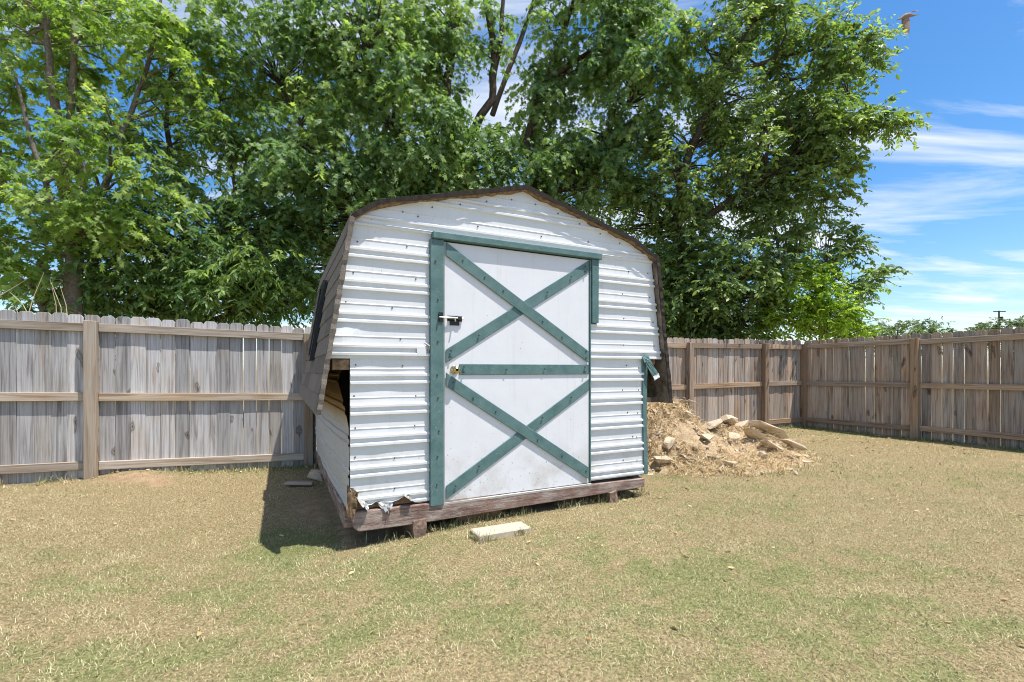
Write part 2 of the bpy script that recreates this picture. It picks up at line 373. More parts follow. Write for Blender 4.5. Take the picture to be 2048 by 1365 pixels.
def masks(x, y):
    s = (x-SH_O[0])*SU[0]+(y-SH_O[1])*SU[1]; t = (x-SH_O[0])*SV[0]+(y-SH_O[1])*SV[1]
    g = fbm(x*.55+3.1, y*.85+7.7, 21, 5)
    g = .37+(g-.5)*.34+(fbm(x*2.3, y*3.1, 23, 4)-.5)*.40+(fbm(x*7.5, y*8.5, 27, 3)-.5)*.45
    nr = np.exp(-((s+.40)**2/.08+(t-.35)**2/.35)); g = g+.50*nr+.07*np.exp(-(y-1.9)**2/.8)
    g = g-.25*np.exp(-((x+3.2)**2/3+(y-4.7)**2/.9))-.2*np.exp(-((x-4.5)**2/6+(y-7.0)**2/1.6))
    # green rim along the fence foot
    df = (7.36+.44*x-y)*.915
    g = g+.30*np.exp(-(df/.22)**2)*(fbm(x*2, y*2, 5)) + .25*np.exp(-(((x-6.25)*.8808+(y-10.1)*.4736+.2)/.35)**2)
    d = fbm(x*1.1+9, y*1.6, 33, 5); d = np.clip((d-.56)*2.2, 0, 1)*.8
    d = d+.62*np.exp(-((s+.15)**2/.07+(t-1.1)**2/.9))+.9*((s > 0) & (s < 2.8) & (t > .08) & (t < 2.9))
    d = d+.7*np.exp(-((x+4.2)**2/.35+(y-5.2)**2/.05))+.6*np.exp(-((x-5.4)**2/1.2+(y-8.4)**2/.25))*fbm(x*3, y*5, 8)*1.6
    return np.clip(g, 0, 1), np.clip(d, 0, 1)
def axis_pts(a, b, st, far):
    near = np.arange(a, b, st); out = []; x = b; d = st
    while x < far: out.append(x); d *= 1.35; x += d
    out.append(far); lo = []; x = a-st; d = st
    while x > -far: lo.append(x); d *= 1.35; x -= d
    lo.append(-far)
    return np.concatenate([lo[::-1], near, out])
gx = axis_pts(-7.5, 9.5, .075, 1500); gy = axis_pts(.6, 11.5, .075, 1500)
GX, GY = np.meshgrid(gx, gy); gv = np.stack([GX.ravel(), GY.ravel(), gh(GX, GY).ravel()], 1)
nx, ny = len(gx), len(gy); ii = (np.arange(ny-1)[:, None]*nx+np.arange(nx-1)).ravel()
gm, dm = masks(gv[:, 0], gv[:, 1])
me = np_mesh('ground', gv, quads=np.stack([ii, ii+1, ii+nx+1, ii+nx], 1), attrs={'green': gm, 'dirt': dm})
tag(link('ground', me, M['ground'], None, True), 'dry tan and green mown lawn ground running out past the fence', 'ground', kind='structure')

# ------------------------------------------------------------------ fences
def picket_mesh(i):
    rr = random.Random(i); w = .1375+rr.uniform(-.003, .003); h = 1.80+rr.uniform(-.01, .01); c = .028; th = .016
    n = 5; L = []; Rr = []
    for k in range(n+1):
        z = -.12+(h-c+.12)*k/n; L.append((-w/2+rr.uniform(-.0014, .0014), z)); Rr.append((w/2+rr.uniform(-.0014, .0014), z))
    poly = Rr+[(w/2-c*.9, h), (-w/2+c*.9, h)]+L[::-1]
    m = MB(); m.prism([(x, z) for x, z in poly], 0, th)
    return m.mesh('picket', .0018)
PM = [picket_mesh(i) for i in range(7)]
def rail_mesh(L, i):
    rr = random.Random(i*7+1); m = MB(); m.box(0, L, -.038, 0, 0, .092); me = m.mesh('rail', .003); return me
def post_mesh(h):
    m = MB(); m.box(-.055, .055, -.105, -.003, -.3, h); return m.mesh('post', .005)
def fence(name, label, o, ang, L0, L1, posts, tops, pk, rl, ps, skip_end_post=False, shade_tint_from=1e9, pitch=.1408):
    f = empty(name, (o[0], o[1], 0), ang); tag(f, label, 'fence')
    ca, sa = math.cos(ang), math.sin(ang); rr = random.Random(len(posts)*31)
    topf = lambda l: float(np.interp(l, [p[0] for p in tops], [p[1] for p in tops]))
    l = L0+.07; i = 0
    
    while l < L1:
        p = link('picket', PM_COPY['picket_shade_tint' if l > shade_tint_from else pk][rr.randrange(len(PM))], None, f)
        p.location = (l, rr.uniform(0, .003)+(.001 if i % 2 else 0), topf(l)-1.80+rr.uniform(-.008, .008)); p.rotation_euler = (rr.uniform(-.004, .004), rr.uniform(-.0035, .0035), rr.uniform(-.012, .012))
        l += pitch+rr.uniform(-.0022, .0030); i += 1
    for a, b in zip(posts[:-1], posts[1:]):
        for z in (1.62, .845, .075):
            za, zb = topf(a)-1.80+z+rr.uniform(-.012, .012), topf(b)-1.80+z+rr.uniform(-.012, .012)
            ln = b-a-.113
            r = link('rail', rail_mesh(ln, i), M['rail_shade_brown' if a > shade_tint_from else rl], f); i += 1
            r.location = (a+.0565, -.0012, za); r.rotation_euler = (0, -math.atan2(zb-za, ln), rr.uniform(-.0006, 0))
    for a in posts:
        if skip_end_post and a == posts[0]: continue
        q = link('post', post_mesh(1.72), M['post_shade_tint' if a > shade_tint_from else ps], f)
        q.location = (a, 0, topf(a)-1.80+rr.uniform(-.01, .015)); q.rotation_euler = (rr.uniform(-.006, .006), rr.uniform(-.004, .004), 0)
    return f
PM_COPY = {}
for k in ('picket', 'picket_shade_tint'):
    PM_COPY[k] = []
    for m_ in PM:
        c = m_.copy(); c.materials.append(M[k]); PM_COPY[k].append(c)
FA = math.atan(.44); FO = (-6.2, 4.632); cF = math.cos(FA)
LX = lambda X: (X+6.2)/cF
posts_back = [-.57, LX(-4.71), LX(-2.676), LX(-2.676)+2.17, LX(-2.676)+4.34, LX(3.288), LX(5.125), LX(6.22)]
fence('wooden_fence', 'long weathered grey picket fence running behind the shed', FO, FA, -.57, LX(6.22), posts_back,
      [(-1, 1.84), (LX(-5.43), 1.83), (LX(-2.68), 1.757), (LX(2.75), 1.79), (LX(6.2), 1.82)], 'picket', 'rail', 'post', shade_tint_from=LX(1.2))  # right part of the run takes the wood copies with shade in their colour
SA = math.atan2(-.8808, .4736)
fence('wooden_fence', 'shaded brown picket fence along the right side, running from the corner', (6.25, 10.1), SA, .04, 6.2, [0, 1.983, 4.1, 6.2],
      [(0, 1.82), (2, 1.835), (6.2, 1.86)], 'picket_shade_tint', 'rail_shade_brown', 'post_shade_tint', True, pitch=.1432)

# ------------------------------------------------------------------ shed
shed = empty('garden_shed', (SH_O[0], SH_O[1], 0), SH_A)
tag(shed, 'battered white metal barn-roof shed with green cross-braced door', 'shed')
ROOF = [(-.205, .885), (.021, 2.295), (.207, 2.426), (1.422, 2.743), (2.304, 2.513), (2.606, 2.435), (2.881, 2.293), (3.061, .864)]
DEP = 2.78
def roof_z(s): return float(np.interp(s, [p[0] for p in ROOF[1:7]], [p[1] for p in ROOF[1:7]]))
def roof_sL(z): return float(np.interp(z, [ROOF[0][1], ROOF[1][1], ROOF[2][1], ROOF[3][1]], [ROOF[0][0], ROOF[1][0], ROOF[2][0], ROOF[3][0]]))
def roof_sR(z): return float(np.interp(z, [.864, 2.293, 2.435, 2.513, 2.743], [3.061, 2.881, 2.606, 2.304, 1.422]))
RIBS = [1.375+.239*k for k in range(7)]+[1.162-.229*k for k in range(6)]
def rib_profile():
    p = []
    for z in RIBS:
        for o in (0, -.057): p += [(z+o+.017, 0), (z+o+.006, .017), (z+o-.009, .017), (z+o-.016, 0)]
        p += [(z-.168+.006, 0), (z-.168, .0035), (z-.168-.004, 0)]
    return sorted(p)
PROF = rib_profile()
def siding(name, zb, zt, sL, sR, t0, cols, mat, parent, bottom=None, seed=0, dents=()):
    zs = sorted(set([zb, zt]+[z for z, o in PROF if zb+.001 < z < zt-.001]))
    m = MB(); rows = []
    for z in zs:
        o = float(np.interp(z, [p[0] for p in PROF], [p[1] for p in PROF])); a, b = sL(z), sR(z); row = []
        if b-a < .01: b = a+.01
        for k in range(cols+1):
            s = a+(b-a)*k/cols; zz = z
            if bottom: zz = max(z, bottom(s)) if z < .6 else z
            w = (mnoise.noise(Vector((s*2.2, z*3.1, seed*7.7))))*.0035
            for ds, dz, dr, dd in dents: w += dd*math.exp(-((s-ds)**2+(z-dz)**2)/dr**2)
            row.append((s, t0-o-w, zz))
        rows.append(row)
    n = cols+1
    m.v = [p for r in rows for p in r]
    m.f = [(i*n+k, i*n+k+1, (i+1)*n+k+1, (i+1)*n+k) for i in range(len(rows)-1) for k in range(cols)]
    o = m.build(name, mat, parent); md = o.modifiers.new('thickness', 'SOLIDIFY'); md.thickness = .0015; md.offset = 1
    return o
def bott(s):
    k = np.interp(s, [0, .02, .06, .10, .15, .19, .24, .30, .36, .42, .46, .52, .6], [.33, .30, .235, .195, .20, .225, .205, .20, .215, .255, .175, .165, .17])
    return float(k)
wall = link('front_wall', bpy.data.meshes.new('front_wall'), None, shed)   # replaced below by the sheathing mesh
mm = MB(); mm.box(0.0, .60, .012, .03, .17, 1.27); mm.box(2.13, 2.76, .012, .03, .17, 1.29)
mm.prism([(-.09, 1.33), (.6, 1.33), (.6, 2.24), (2.17, 2.24), (2.17, 1.33), (2.90, 1.33), (2.85, 2.25), (2.58, 2.39), (2.29, 2.47), (1.42, 2.70), (.22, 2.39), (.05, 2.26)], .012, .03)
wall.data = mm.mesh('front_wall'); wall.data.materials.append(M['osb'])
siding('siding_sheet', .165, 1.292, lambda z: 0.0, lambda z: .60, -.002, 24, M['metal_white'], wall, bott, 1, ((.28, 1.10, .12, -.010), (.20, .62, .1, .006)))
siding('siding_sheet', 1.282, 2.29, lambda z: roof_sL(z)+.006, lambda z: .61, -.007, 12, M['metal_white'], wall, None, 2, ((-.05, 1.42, .09, .02),))
siding('siding_sheet', .165, 1.315, lambda z: 2.11, lambda z: 2.765, -.002, 12, M['metal_white'], wall, None, 3)
siding('siding_sheet', 1.305, 2.29, lambda z: 2.11, lambda z: roof_sR(z)-.012, -.007, 12, M['metal_white'], wall, None, 4)
siding('siding_sheet', 2.28, 2.735, lambda z: roof_sL(z)+.01, lambda z: roof_sR(z)-.01, -.012, 26, M['metal_white'], wall, None, 5)
# crumpled lower left corner: curled flaps of torn sheet
def flap(pts, mat, parent, name='torn_flap', seed=0, nx=6, ny=4, amp=.012):
    A, B, C_, D = [Vector(p) for p in pts]; m = MB(); rr = random.Random(seed)
    for j in range(ny+1):
        for i in range(nx+1):
            u_, v_ = i/nx, j/ny; p = (A*(1-u_)+B*u_)*(1-v_)+(D*(1-u_)+C_*u_)*v_
            edge = amp*(1.6 if j == ny else 1)
            m.v.append(tuple(p+Vector((rr.uniform(-.4, .4)*edge, rr.uniform(-1, 1)*edge, rr.uniform(-.8, .8)*edge))))
    n = nx+1; m.f = [(j*n+i, j*n+i+1, (j+1)*n+i+1, (j+1)*n+i) for j in range(ny) for i in range(nx)]
    o = m.build(name, mat, parent); md = o.modifiers.new('thickness', 'SOLIDIFY'); md.thickness = .0015
    return o
flap([(.03, -.005, .285), (.13, -.01, .205), (.115, -.065, .165), (.06, -.075, .235)], M['foil'], wall, seed=3, amp=.008)
flap([(.40, -.006, .255), (.47, -.006, .185), (.44, -.06, .205), (.375, -.065, .255)], M['foil'], wall, seed=4, amp=.007)
flap([(.19, -.012, .215), (.31, -.012, .20), (.285, -.05, .15), (.25, -.045, .135)], M['foil'], wall, seed=5, amp=.012)
flap([(-.02, .0, .36), (.055, -.02, .30), (.03, -.06, .15), (-.03, -.05, .14)], M['rotten'], wall, 'torn_sheathing', seed=6, amp=.012)
# screws of the siding
m = MB()
def screw(m, s, t, z, r=.006):
    m.add([(s+r*math.cos(a), t-.004, z+r*math.sin(a)) for a in [k*math.pi/3 for k in range(6)]]+[(s+r*math.cos(a), t+.004, z+r*math.sin(a)) for a in [k*math.pi/3 for k in range(6)]],
          [tuple(range(6))]+[((i+1) % 6, i, 6+i, 6+(i+1) % 6) for i in range(6)])
for z in RIBS:
    zz = z+.065
    if zz > 2.3: continue
    for s in (.03 if zz < 1.3 else roof_sL(zz)+.05, .30+.2*random.random(), 2.5+.2*random.random(), 2.70 if zz < 1.3 else roof_sR(zz)-.07):
        if zz > .22: screw(m, s+random.uniform(-.015, .015), -.009 if zz > 1.3 else -.004, zz+random.uniform(-.02, .02))
for s in np.linspace(.15, 2.7, 12): screw(m, s, -.016, roof_z(s)-.05-.02*random.random())
for s in (.5, 1.0, 1.6, 2.1): screw(m, s, -.016, 2.37+.03*random.random())
tag(m.build('siding_screws', M['screw'], wall), kind='stuff')
# door frame trim
def board(name, poly, y0, y1, mat, parent, bevel=.004):
    m = MB(); m.prism(poly, y0, y1); return m.build(name, mat, parent, bevel)
rect = lambda a, b, c, d: [(a, c), (b, c), (b, d), (a, d)]
board('door_trim', rect(.590, .700, .135, 2.222), -.045, -.001, M['green'], shed)
board('door_trim', [(2.126, 1.632), (2.202, 1.632), (2.204, 2.222), (2.126, 2.222)], -.042, -.001, M['green'], shed)
hd = board('door_header', rect(.605, 2.232, 2.224, 2.282), -.060, -.005, M['green'], shed, .007)
board('door_jamb', rect(2.107, 2.123, .16, 2.22), -.030, .02, M['green'], shed, .002)
board('edge_strip', rect(.7015, .709, .145, 2.22), -.026, -.001, M['alu'], shed, .001)
board('threshold', rect(.70, 2.125, .128, .150), -.035, .03, M['alu'], shed, .003)
board('corner_trim', [(2.768, .170), (2.822, .165), (2.805, .7), (2.815, 1.33), (2.745, 1.335), (2.752, .75)], -.020, .0, M['green'], shed)
flap([(2.735, -.022, 1.345), (2.815, -.03, 1.345), (2.815, -.05, 1.275), (2.735, -.05, 1.275)], M['green'], shed, 'loose_trim', seed=9, amp=.004)
fl = flap([(2.742, -.045, 1.285), (2.815, -.05, 1.30), (2.915, -.06, 1.165), (2.845, -.055, 1.13)], M['green'], shed, 'loose_trim', seed=10, amp=.003)
flap([(2.848, -.058, 1.131), (2.916, -.062, 1.166), (2.930, -.062, 1.130), (2.865, -.058, 1.095)], M['paper'], shed, 'loose_trim', seed=11, amp=.003, nx=2, ny=2)
# door
door = board('door', rect(.712, 2.104, .155, 2.216), -.020, .018, M['door_white'], shed, .003)
def brace(s0, z0, s1, z1, t0, t1, hv=.054):
    return board('brace', [(s0, z0-hv), (s1, z1-hv), (s1, z1+hv), (s0, z0+hv)], t0, t1, M['green'], door, .003)
brace(.720, 1.305, 2.096, 2.152, -.029, -.0205)
brace(.720, 2.158, 2.096, 1.315, -.038, -.0293)
brace(.722, .222, 2.096, 1.060, -.029, -.0205)
brace(.720, 1.125, 2.096, .245, -.038, -.0293)
board('rail', rect(.835, 2.096, 1.158, 1.247), -.030, -.0205, M['green'], door, .003)
m = MB()
for s, z in [(.76, 1.35), (.76, 1.30), (.86, 2.08), (1.05, 1.96), (1.22, 1.86), (1.6, 1.62), (1.8, 1.49), (2.06, 1.37), (2.06, 1.31), (1.0, 1.48), (1.65, 1.88), (1.9, 2.04), (2.06, 2.15), (2.06, 2.10),
             (.87, 1.225), (.87, 1.18), (1.25, 1.20), (1.62, 1.205), (2.05, 1.225), (2.05, 1.18), (.78, 1.10), (.95, .97), (1.15, .85), (1.55, .59), (1.8, .43), (2.06, .27), (1.0, .41), (1.6, .78), (1.9, .95), (.80, .27)]:
    screw(m, s, -.039, z, .0075)
tag(m.build('brace_screws', M['screw'], door), kind='stuff')
m = MB()
for z in (.3, .52, .72, .98, 1.16, 1.42, 1.75, 2.05): screw(m, .645+random.uniform(-.015, .015), -.047, z, .007)
tag(m.build('trim_screws', M['screw'], shed), kind='stuff')
# knob
def lathe(prof, n, axis_origin):
    m = MB(); ox, oy, oz = axis_origin
    for y, r in prof:
        for k in range(n):
            a = 2*math.pi*k/n; m.v.append((ox+r*math.cos(a), oy+y, oz+r*math.sin(a)))
    for i in range(len(prof)-1):
        for k in range(n): m.f.append((i*n+k, (i+1)*n+k, (i+1)*n+(k+1) % n, i*n+(k+1) % n))
    m.f.append(tuple((len(prof)-1)*n+k for k in range(n)))
    return m
lathe([(-.020, .036), (-.027, .036), (-.030, .030), (-.032, .014), (-.050, .012), (-.056, .024), (-.066, .030), (-.080, .029), (-.088, .021), (-.0895, .012)], 20, (.795, 0, 1.200)).build('door_knob', M['brass'], door, smooth=True)
# sliding bolt latch
la = MB(); la.box(.735, .86, -.024, -.0205, 1.588, 1.632); la.box(.745, .795, -.046, -.022, 1.596, 1.624); la.box(.815, .85, -.046, -.022, 1.596, 1.624); la.box(.755, .835, -.030, -.0205, 1.555, 1.590)
lt = la.build('latch', M['black_metal'], door, .002)
b_ = MB(); b_.tube([(.655, -.050, 1.612), (.865, -.036, 1.612)], .007, 8); b_.tube([(.79, -.036, 1.612), (.79, -.062, 1.585)], .006, 6)
b_.build('bolt', M['steel'], lt)
k_ = MB(); k_.box(.655, .69, -.052, -.0455, 1.575, 1.650); k_.tube([(.66, -.05, 1.635), (.66, -.068, 1.625), (.66, -.068, 1.60), (.66, -.05, 1.588)], .005, 6)
k_.build('bolt_keeper', M['black_metal'], shed)
h_ = MB(); h_.box(.565, .592, -.030, -.006, 1.36, 1.40); h_.tube([(.55, -.02, 1.41), (.585, -.04, 1.385), (.58, -.03, 1.35)], .006, 6); h_.build('broken_hook', M['alu'], shed)
p_ = MB(); p_.box(.49, .565, -.026, -.0235, 1.318, 1.372); p_.build('patch_plate', M['metal_white'], shed)
# sills and skids
m = MB(); m.box(.0, 2.765, -.032, .06, .028, .138); m.v = [(x, y, z+.010*mnoise.noise(Vector((x*3, y, z*9)))) for x, y, z in m.v]
board('front_sill', [(.055, .018), (.02, .05), (.0, .165), (2.765, .132), (2.765, .047), (2.1, .035), (1.5, .028), (.5, .012)][::1], -.034, .05, M['sill'], shed, .006)
m = MB(); m.box(-.035, .055, .052, DEP, .03, .165); m.build('side_sill', M['sill_y'], shed, .006)
m = MB(); m.box(2.70, 2.78, .052, DEP, .03, .14); m.build('side_sill', M['sill_y'], shed, .006)
m = MB(); m.box(.0, 2.76, .06, DEP-.01, .135, .16); m.build('floor', M['dark_wood'], shed)
def lump(name, c, h, mat, parent, seed, rough=.12):
    bm = bmesh.new(); bmesh.ops.create_cube(bm, size=2); bmesh.ops.subdivide_edges(bm, edges=bm.edges, cuts=4, use_grid_fill=True)
    for v in bm.verts:
        q = Vector((c[0]+v.co.x*h[0], c[1]+v.co.y*h[1], c[2]+v.co.z*h[2]))
        v.co = q+mnoise.noise_vector(q*14+Vector((seed*9.1, seed, 0)))*rough*.16
    me = bpy.data.meshes.new(name); bm.to_mesh(me); bm.free(); return link(name, me, mat, parent)
lump('skid', (.50, 1.33, -.035), (.048, 1.395, .082), M['block'], shed, 1, .08)
lump('skid', (2.37, 1.33, -.035), (.048, 1.39, .082), M['block'], shed, 2, .16)
lump('skid', (1.25, 1.50, -.015), (.26, 1.30, .045), M['osb'], shed, 3, .04)
# side and back walls
def side_sheet():
    zs = [.15]+[z for z, o in PROF if .155 < z < 1.32]+[1.33]; m = MB(); NT_ = 26; rr = random.Random(5)
    def front_edge(z):
        return float(np.interp(z, [.15, .30, .45, .6, .84, .90, .98, 1.06, 1.10, 1.17, 1.22, 1.33], [.05, .03, .012, .02, .03, .14, .34, .60, .70, .56, .26, .05]))+rr.uniform(-.012, .012)
    rows = []
    for z in zs:
        o = float(np.interp(z, [p[0] for p in PROF], [p[1] for p in PROF])); fe = front_edge(z); row = []
        for k in range(NT_+1):
            t = fe+(DEP-fe)*(k/NT_)**1.4
            bulge = .05*math.sin(min(1, t/1.6)*math.pi*.5)*math.exp(-((z-.55)/.5)**2)+.02*math.exp(-t/.15)*(z > .8)
            w = mnoise.noise(Vector((t*2.5, z*3, 4)))*.012
            row.append((-.004-o*.5-bulge-w, t, z+(.012*mnoise.noise(Vector((t*6, 1, 1))) if z < .2 else 0)))
        rows.append(row)
    n = NT_+1; m.v = [p for r in rows for p in r]
    m.f = [(i*n+k, (i+1)*n+k, (i+1)*n+k+1, i*n+k+1) for i in range(len(rows)-1) for k in range(NT_)]
    o = m.build('side_wall', M['side_metal'], shed); md = o.modifiers.new('thickness', 'SOLIDIFY'); md.thickness = .002; md.offset = -1
side_sheet()
m = MB(); m.box(2.762, 2.775, .005, DEP, .15, 1.30); m.build('side_wall', M['side_metal'], shed)
m = MB(); m.prism([(.0, .15), (2.76, .15), (2.78, 1.32), (2.90, 1.32), (2.84, 2.25), (2.58, 2.39), (2.29, 2.47), (1.42, 2.70), (.22, 2.39), (.05, 2.26), (-.10, 1.32), (.0, 1.30)], DEP-.02, DEP); m.build('back_wall', M['metal_white'], shed)
m = MB(); m.box(-.12, -.002, .003, .06, 1.20, 1.275); m.build('soffit_block', M['eave'], shed)
m = MB(); m.box(2.775, 2.93, .003, .06, 1.255, 1.31); m.build('soffit_block', M['eave'], shed)
m = MB(); m.box(.012, .045, .035, .075, .17, 2.2); m.build('stud', M['dark_wood'], shed)
m = MB(); m.box(2.79, 2.99, .03, DEP, .872, .92); m.build('eave_beam', M['dark_wood'], shed)
# roof: deck strips with a ragged front edge, then shingles course by course
roof = link('roof', bpy.data.meshes.new('roof'), None, shed)
def roof_deck():
    m = MB(); th = .022; rr = random.Random(2); pts = [Vector((s, 0, z)) for s, z in ROOF]; nrm = []
    for i in range(len(pts)):
        a = pts[max(i-1, 0)]; b = pts[min(i+1, len(pts)-1)]; d = (b-a).normalized(); nrm.append(Vector((-d.z, 0, d.x)))
    seg = []
    for i in range(len(pts)-1):
        k = max(2, int((pts[i+1]-pts[i]).length/.07))
        for j in range(k): seg.append((pts[i].lerp(pts[i+1], j/k), nrm[i].lerp(nrm[i+1], j/k).normalized()))
    seg.append((pts[-1], nrm[-1]))
    n = len(seg)
    for p, q in seg:
        t0 = -.062+rr.uniform(-.008, .008); m.v += [(p.x, t0, p.z), (p.x+q.x*th, t0-.002, p.z+q.z*th), (p.x+q.x*th, DEP+.05, p.z+q.z*th), (p.x, DEP+.05, p.z)]
    for i in range(n-1):
        a, b = i*4, i*4+4
        for k in range(4): m.f.append((a+k, a+(k+1) % 4, b+(k+1) % 4, b+k))
    m.f += [(0, 3, 2, 1), tuple((n-1)*4+k for k in range(4))]
    return m.mesh('roof')
roof.data = roof_deck(); roof.data.materials.append(M['under'])
def fascia():
    m = MB(); rr = random.Random(8); pts = []
    for i in range(len(ROOF)-1):
        a, b = Vector((ROOF[i][0], 0, ROOF[i][1])), Vector((ROOF[i+1][0], 0, ROOF[i+1][1])); k = max(2, int((b-a).length/.06))
        pts += [a.lerp(b, j/k) for j in range(k)]
    pts = [p for p in pts if p.z > 2.27]
    for i, p in enumerate(pts):
        d = (pts[min(i+1, len(pts)-1)]-pts[max(i-1, 0)]).normalized(); q = Vector((d.z, 0, -d.x)); w = .012+rr.uniform(-.009, .010)
        f = -.050+rr.uniform(-.006, .004)
        e = p+q*.002; g = p+q*(.002+w)
        m.v += [(e.x, f, e.z), (e.x, -.012, e.z), (g.x, -.012, g.z), (g.x, f+.01, g.z)]
    for i in range(len(pts)-1):
        a, b = i*4, i*4+4
        for k in range(4): m.f.append((a+k, b+k, b+(k+1) % 4, a+(k+1) % 4))
    m.f += [(0, 1, 2, 3), tuple((len(pts)-1)*4+k for k in (3, 2, 1, 0))]
    m.build('gable_fascia', M['eave'], shed)
fascia()
def roof_edge(i0, i1, mat, seed, out=.012):
    m = MB(); rr = random.Random(seed); pts = []
    for i in range(i0, i1):
        a, b = Vector((ROOF[i][0], 0, ROOF[i][1])), Vector((ROOF[i+1][0], 0, ROOF[i+1][1])); k = max(2, int((b-a).length/.035))
        pts += [a.lerp(b, j/k) for j in range(k)]
    pts.append(Vector((ROOF[i1][0], 0, ROOF[i1][1])))
    for i, p in enumerate(pts):
        d = (pts[min(i+1, len(pts)-1)]-pts[max(i-1, 0)]).normalized(); q = Vector((-d.z, 0, d.x)); f = -.074-rr.uniform(0, out)
        e = p+q*(-.001-rr.uniform(0, .006)); g = p+q*(.031+rr.uniform(-.003, .003))
        m.v += [(e.x, f+.004, e.z), (e.x, -.0705, e.z), (g.x, -.0705, g.z), (g.x, f, g.z)]
    for i in range(len(pts)-1):
        a, b = i*4, i*4+4
        for k in range(4): m.f.append((a+k, a+(k+1) % 4, b+(k+1) % 4, b+k))
    m.f += [(0, 3, 2, 1), tuple((len(pts)-1)*4+k for k in range(4))]
    m.build('roof_edge', M[mat], shed)
roof_edge(0, 1, 'shingle', 31); roof_edge(1, 6, 'shingle_edge', 32, .006); roof_edge(6, 7, 'shingle_edge', 33)
SM = {}
def shingle_mesh(w, h, i):
    key = (round(w, 2), round(h, 3), i)
    if key in SM: return SM[key]
    rr = random.Random(i*13+int(w*100)); m = MB(); n = 9; th = .008; bot = []; 
    # local: x across (along the eave), y up the slope, z out of the roof
    for k in range(n+1): bot.append((w*k/n, rr.uniform(-.006, .004)))
    vs = [(x, y, 0.004) for x, y in bot]+[(x, y, .004+th) for x, y in bot]+[(0, h, -.001), (w, h, -.001), (0, h, .003), (w, h, .003)]
    N = n+1; a, b, c, d = 2*N, 2*N+1, 2*N+2, 2*N+3
    fs = [tuple(range(0, N))[::1]+(b, a), tuple(range(N, 2*N))[::-1]+(c, d)]
    fs = [(a, b)+tuple(range(N-1, -1, -1)), tuple(range(N, 2*N))+(d, c)]
    fs += [(k, k+1, N+k+1, N+k) for k in range(n)]
    fs += [(0, N, c, a), (N-1, b, d, 2*N-1), (a, c, d, b)]
    m.add(vs, fs); SM[key] = m.mesh('shingle'); SM[key].materials.append(M['shingle']); return SM[key]
def shingle_slope(p, q, seed, flip):
    """shingles on the roof slope from lower point p to upper point q (both (s,z)); flip for the right-hand side"""
    P = Vector((p[0], 0, p[1])); Q = Vector((q[0], 0, q[1])); d = (Q-P); Ls = d.length; d.normalize()
    xa = Vector((0, -1, 0)) if not flip else Vector((0, 1, 0))     # along the eave, so that x × y points outwards
    na = xa.cross(d)
    n = max(1, round(Ls/.142)); e = Ls/n; rr = random.Random(seed)
    base = P+na*.0235; y_start = DEP+.045 if not flip else -.066
    Lt = DEP+.045+.066
    for k in range(n):
        off = -(k % 3)*.30; x = off
        while x < Lt-.02:
            a = max(x, 0); b = min(x+.905, Lt)
            if b-a > .04:
                a2 = a+(0.002 if a > 0 else 0); b2 = b
                o = link('shingle', shingle_mesh(b2-a2, e+.03, rr.randrange(3)), None, roof)
                org = base+d*(e*k)+Vector((0, y_start, 0))+xa*a2
                o.matrix_local = Matrix(((xa.x, d.x, na.x, org.x), (xa.y, d.y, na.y, org.y), (xa.z, d.z, na.z, org.z), (0, 0, 0, 1)))
            x += .912
shingle_slope(ROOF[0], ROOF[1], 1, False); shingle_slope(ROOF[1], ROOF[2], 2, False); shingle_slope(ROOF[2], ROOF[3], 3, False)
shingle_slope(ROOF[7], ROOF[6], 4, True); shingle_slope(ROOF[6], ROOF[5], 5, True); shingle_slope(ROOF[5], ROOF[4], 6, True); shingle_slope(ROOF[4], ROOF[3], 7, True)
# dark framed window on the steep left roof side
P = Vector((ROOF[0][0], 0, ROOF[0][1])); Q = Vector((ROOF[1][0], 0, ROOF[1][1])); d = (Q-P).normalized(); na = Vector((-d.z, 0, d.x))
win = MB()
def on_roof(m, t0, t1, h0, h1, o0, o1):
    vs = []
    for t in (t0, t1):
        for h, o in ((h0, o0), (h1, o0), (h1, o1), (h0, o1)):
            p = P+d*h+na*o; vs.append((p.x, t, p.z))
    m.add(vs, [(0, 1, 2, 3), (7, 6, 5, 4), (0, 4, 5, 1), (1, 5, 6, 2), (2, 6, 7, 3), (3, 7, 4, 0)])
H0, H1, T0, T1 = .40, 1.16, 1.12, 1.50
for a in ((T0, T0+.05, H0, H1), (T1-.05, T1, H0, H1), (T0+.0502, T1-.0502, H0, H0+.05), (T0+.0502, T1-.0502, H1-.05, H1)): on_roof(win, *a, .036, .072)
w_ = win.build('side_window', M['black_metal'], shed)
g_ = MB(); on_roof(g_, T0+.051, T1-.051, H0+.051, H1-.051, .038, .044); g_.build('pane', simple('dark_window_glass', (.30, .30, .31), .3, 0, .1, 5, .6), w_)

# ------------------------------------------------------------------ loose things on the ground
def slab(name, label, cat, corners, z0, z1, mat, rz=0, group=None, bevel=.008):
    m = MB(); n = len(corners)
    m.add([(x, y, z0) for x, y in corners]+[(x, y, z1) for x, y in corners], [tuple(range(n-1, -1, -1)), tuple(range(n, 2*n))]+[(i, (i+1) % n, n+(i+1) % n, n+i) for i in range(n)])
    o = m.build(name, mat, None, bevel); tag(o, label, cat, group); return o
st = slab('step_block', 'pale tan concrete block lying in the grass before the door', 'block', [(-.218, -.085), (.218, -.085), (.222, .085), (-.215, .09)], -.035, .040, M['concrete'])
st.location = (-.085, 3.535, -.03); st.rotation_euler = (R(-1), R(1), SH_A+.03)
pl = slab('board_offcut', 'flat brown board lying in the shed shade near the fence', 'board', [(-.15, -.05), (.15, -.05), (.14, .05), (-.14, .055)], 0, .03, M['rail_shade_brown'])
pl.location = (-2.36, 5.22, -.075); pl.rotation_euler = (0, R(2), .12)
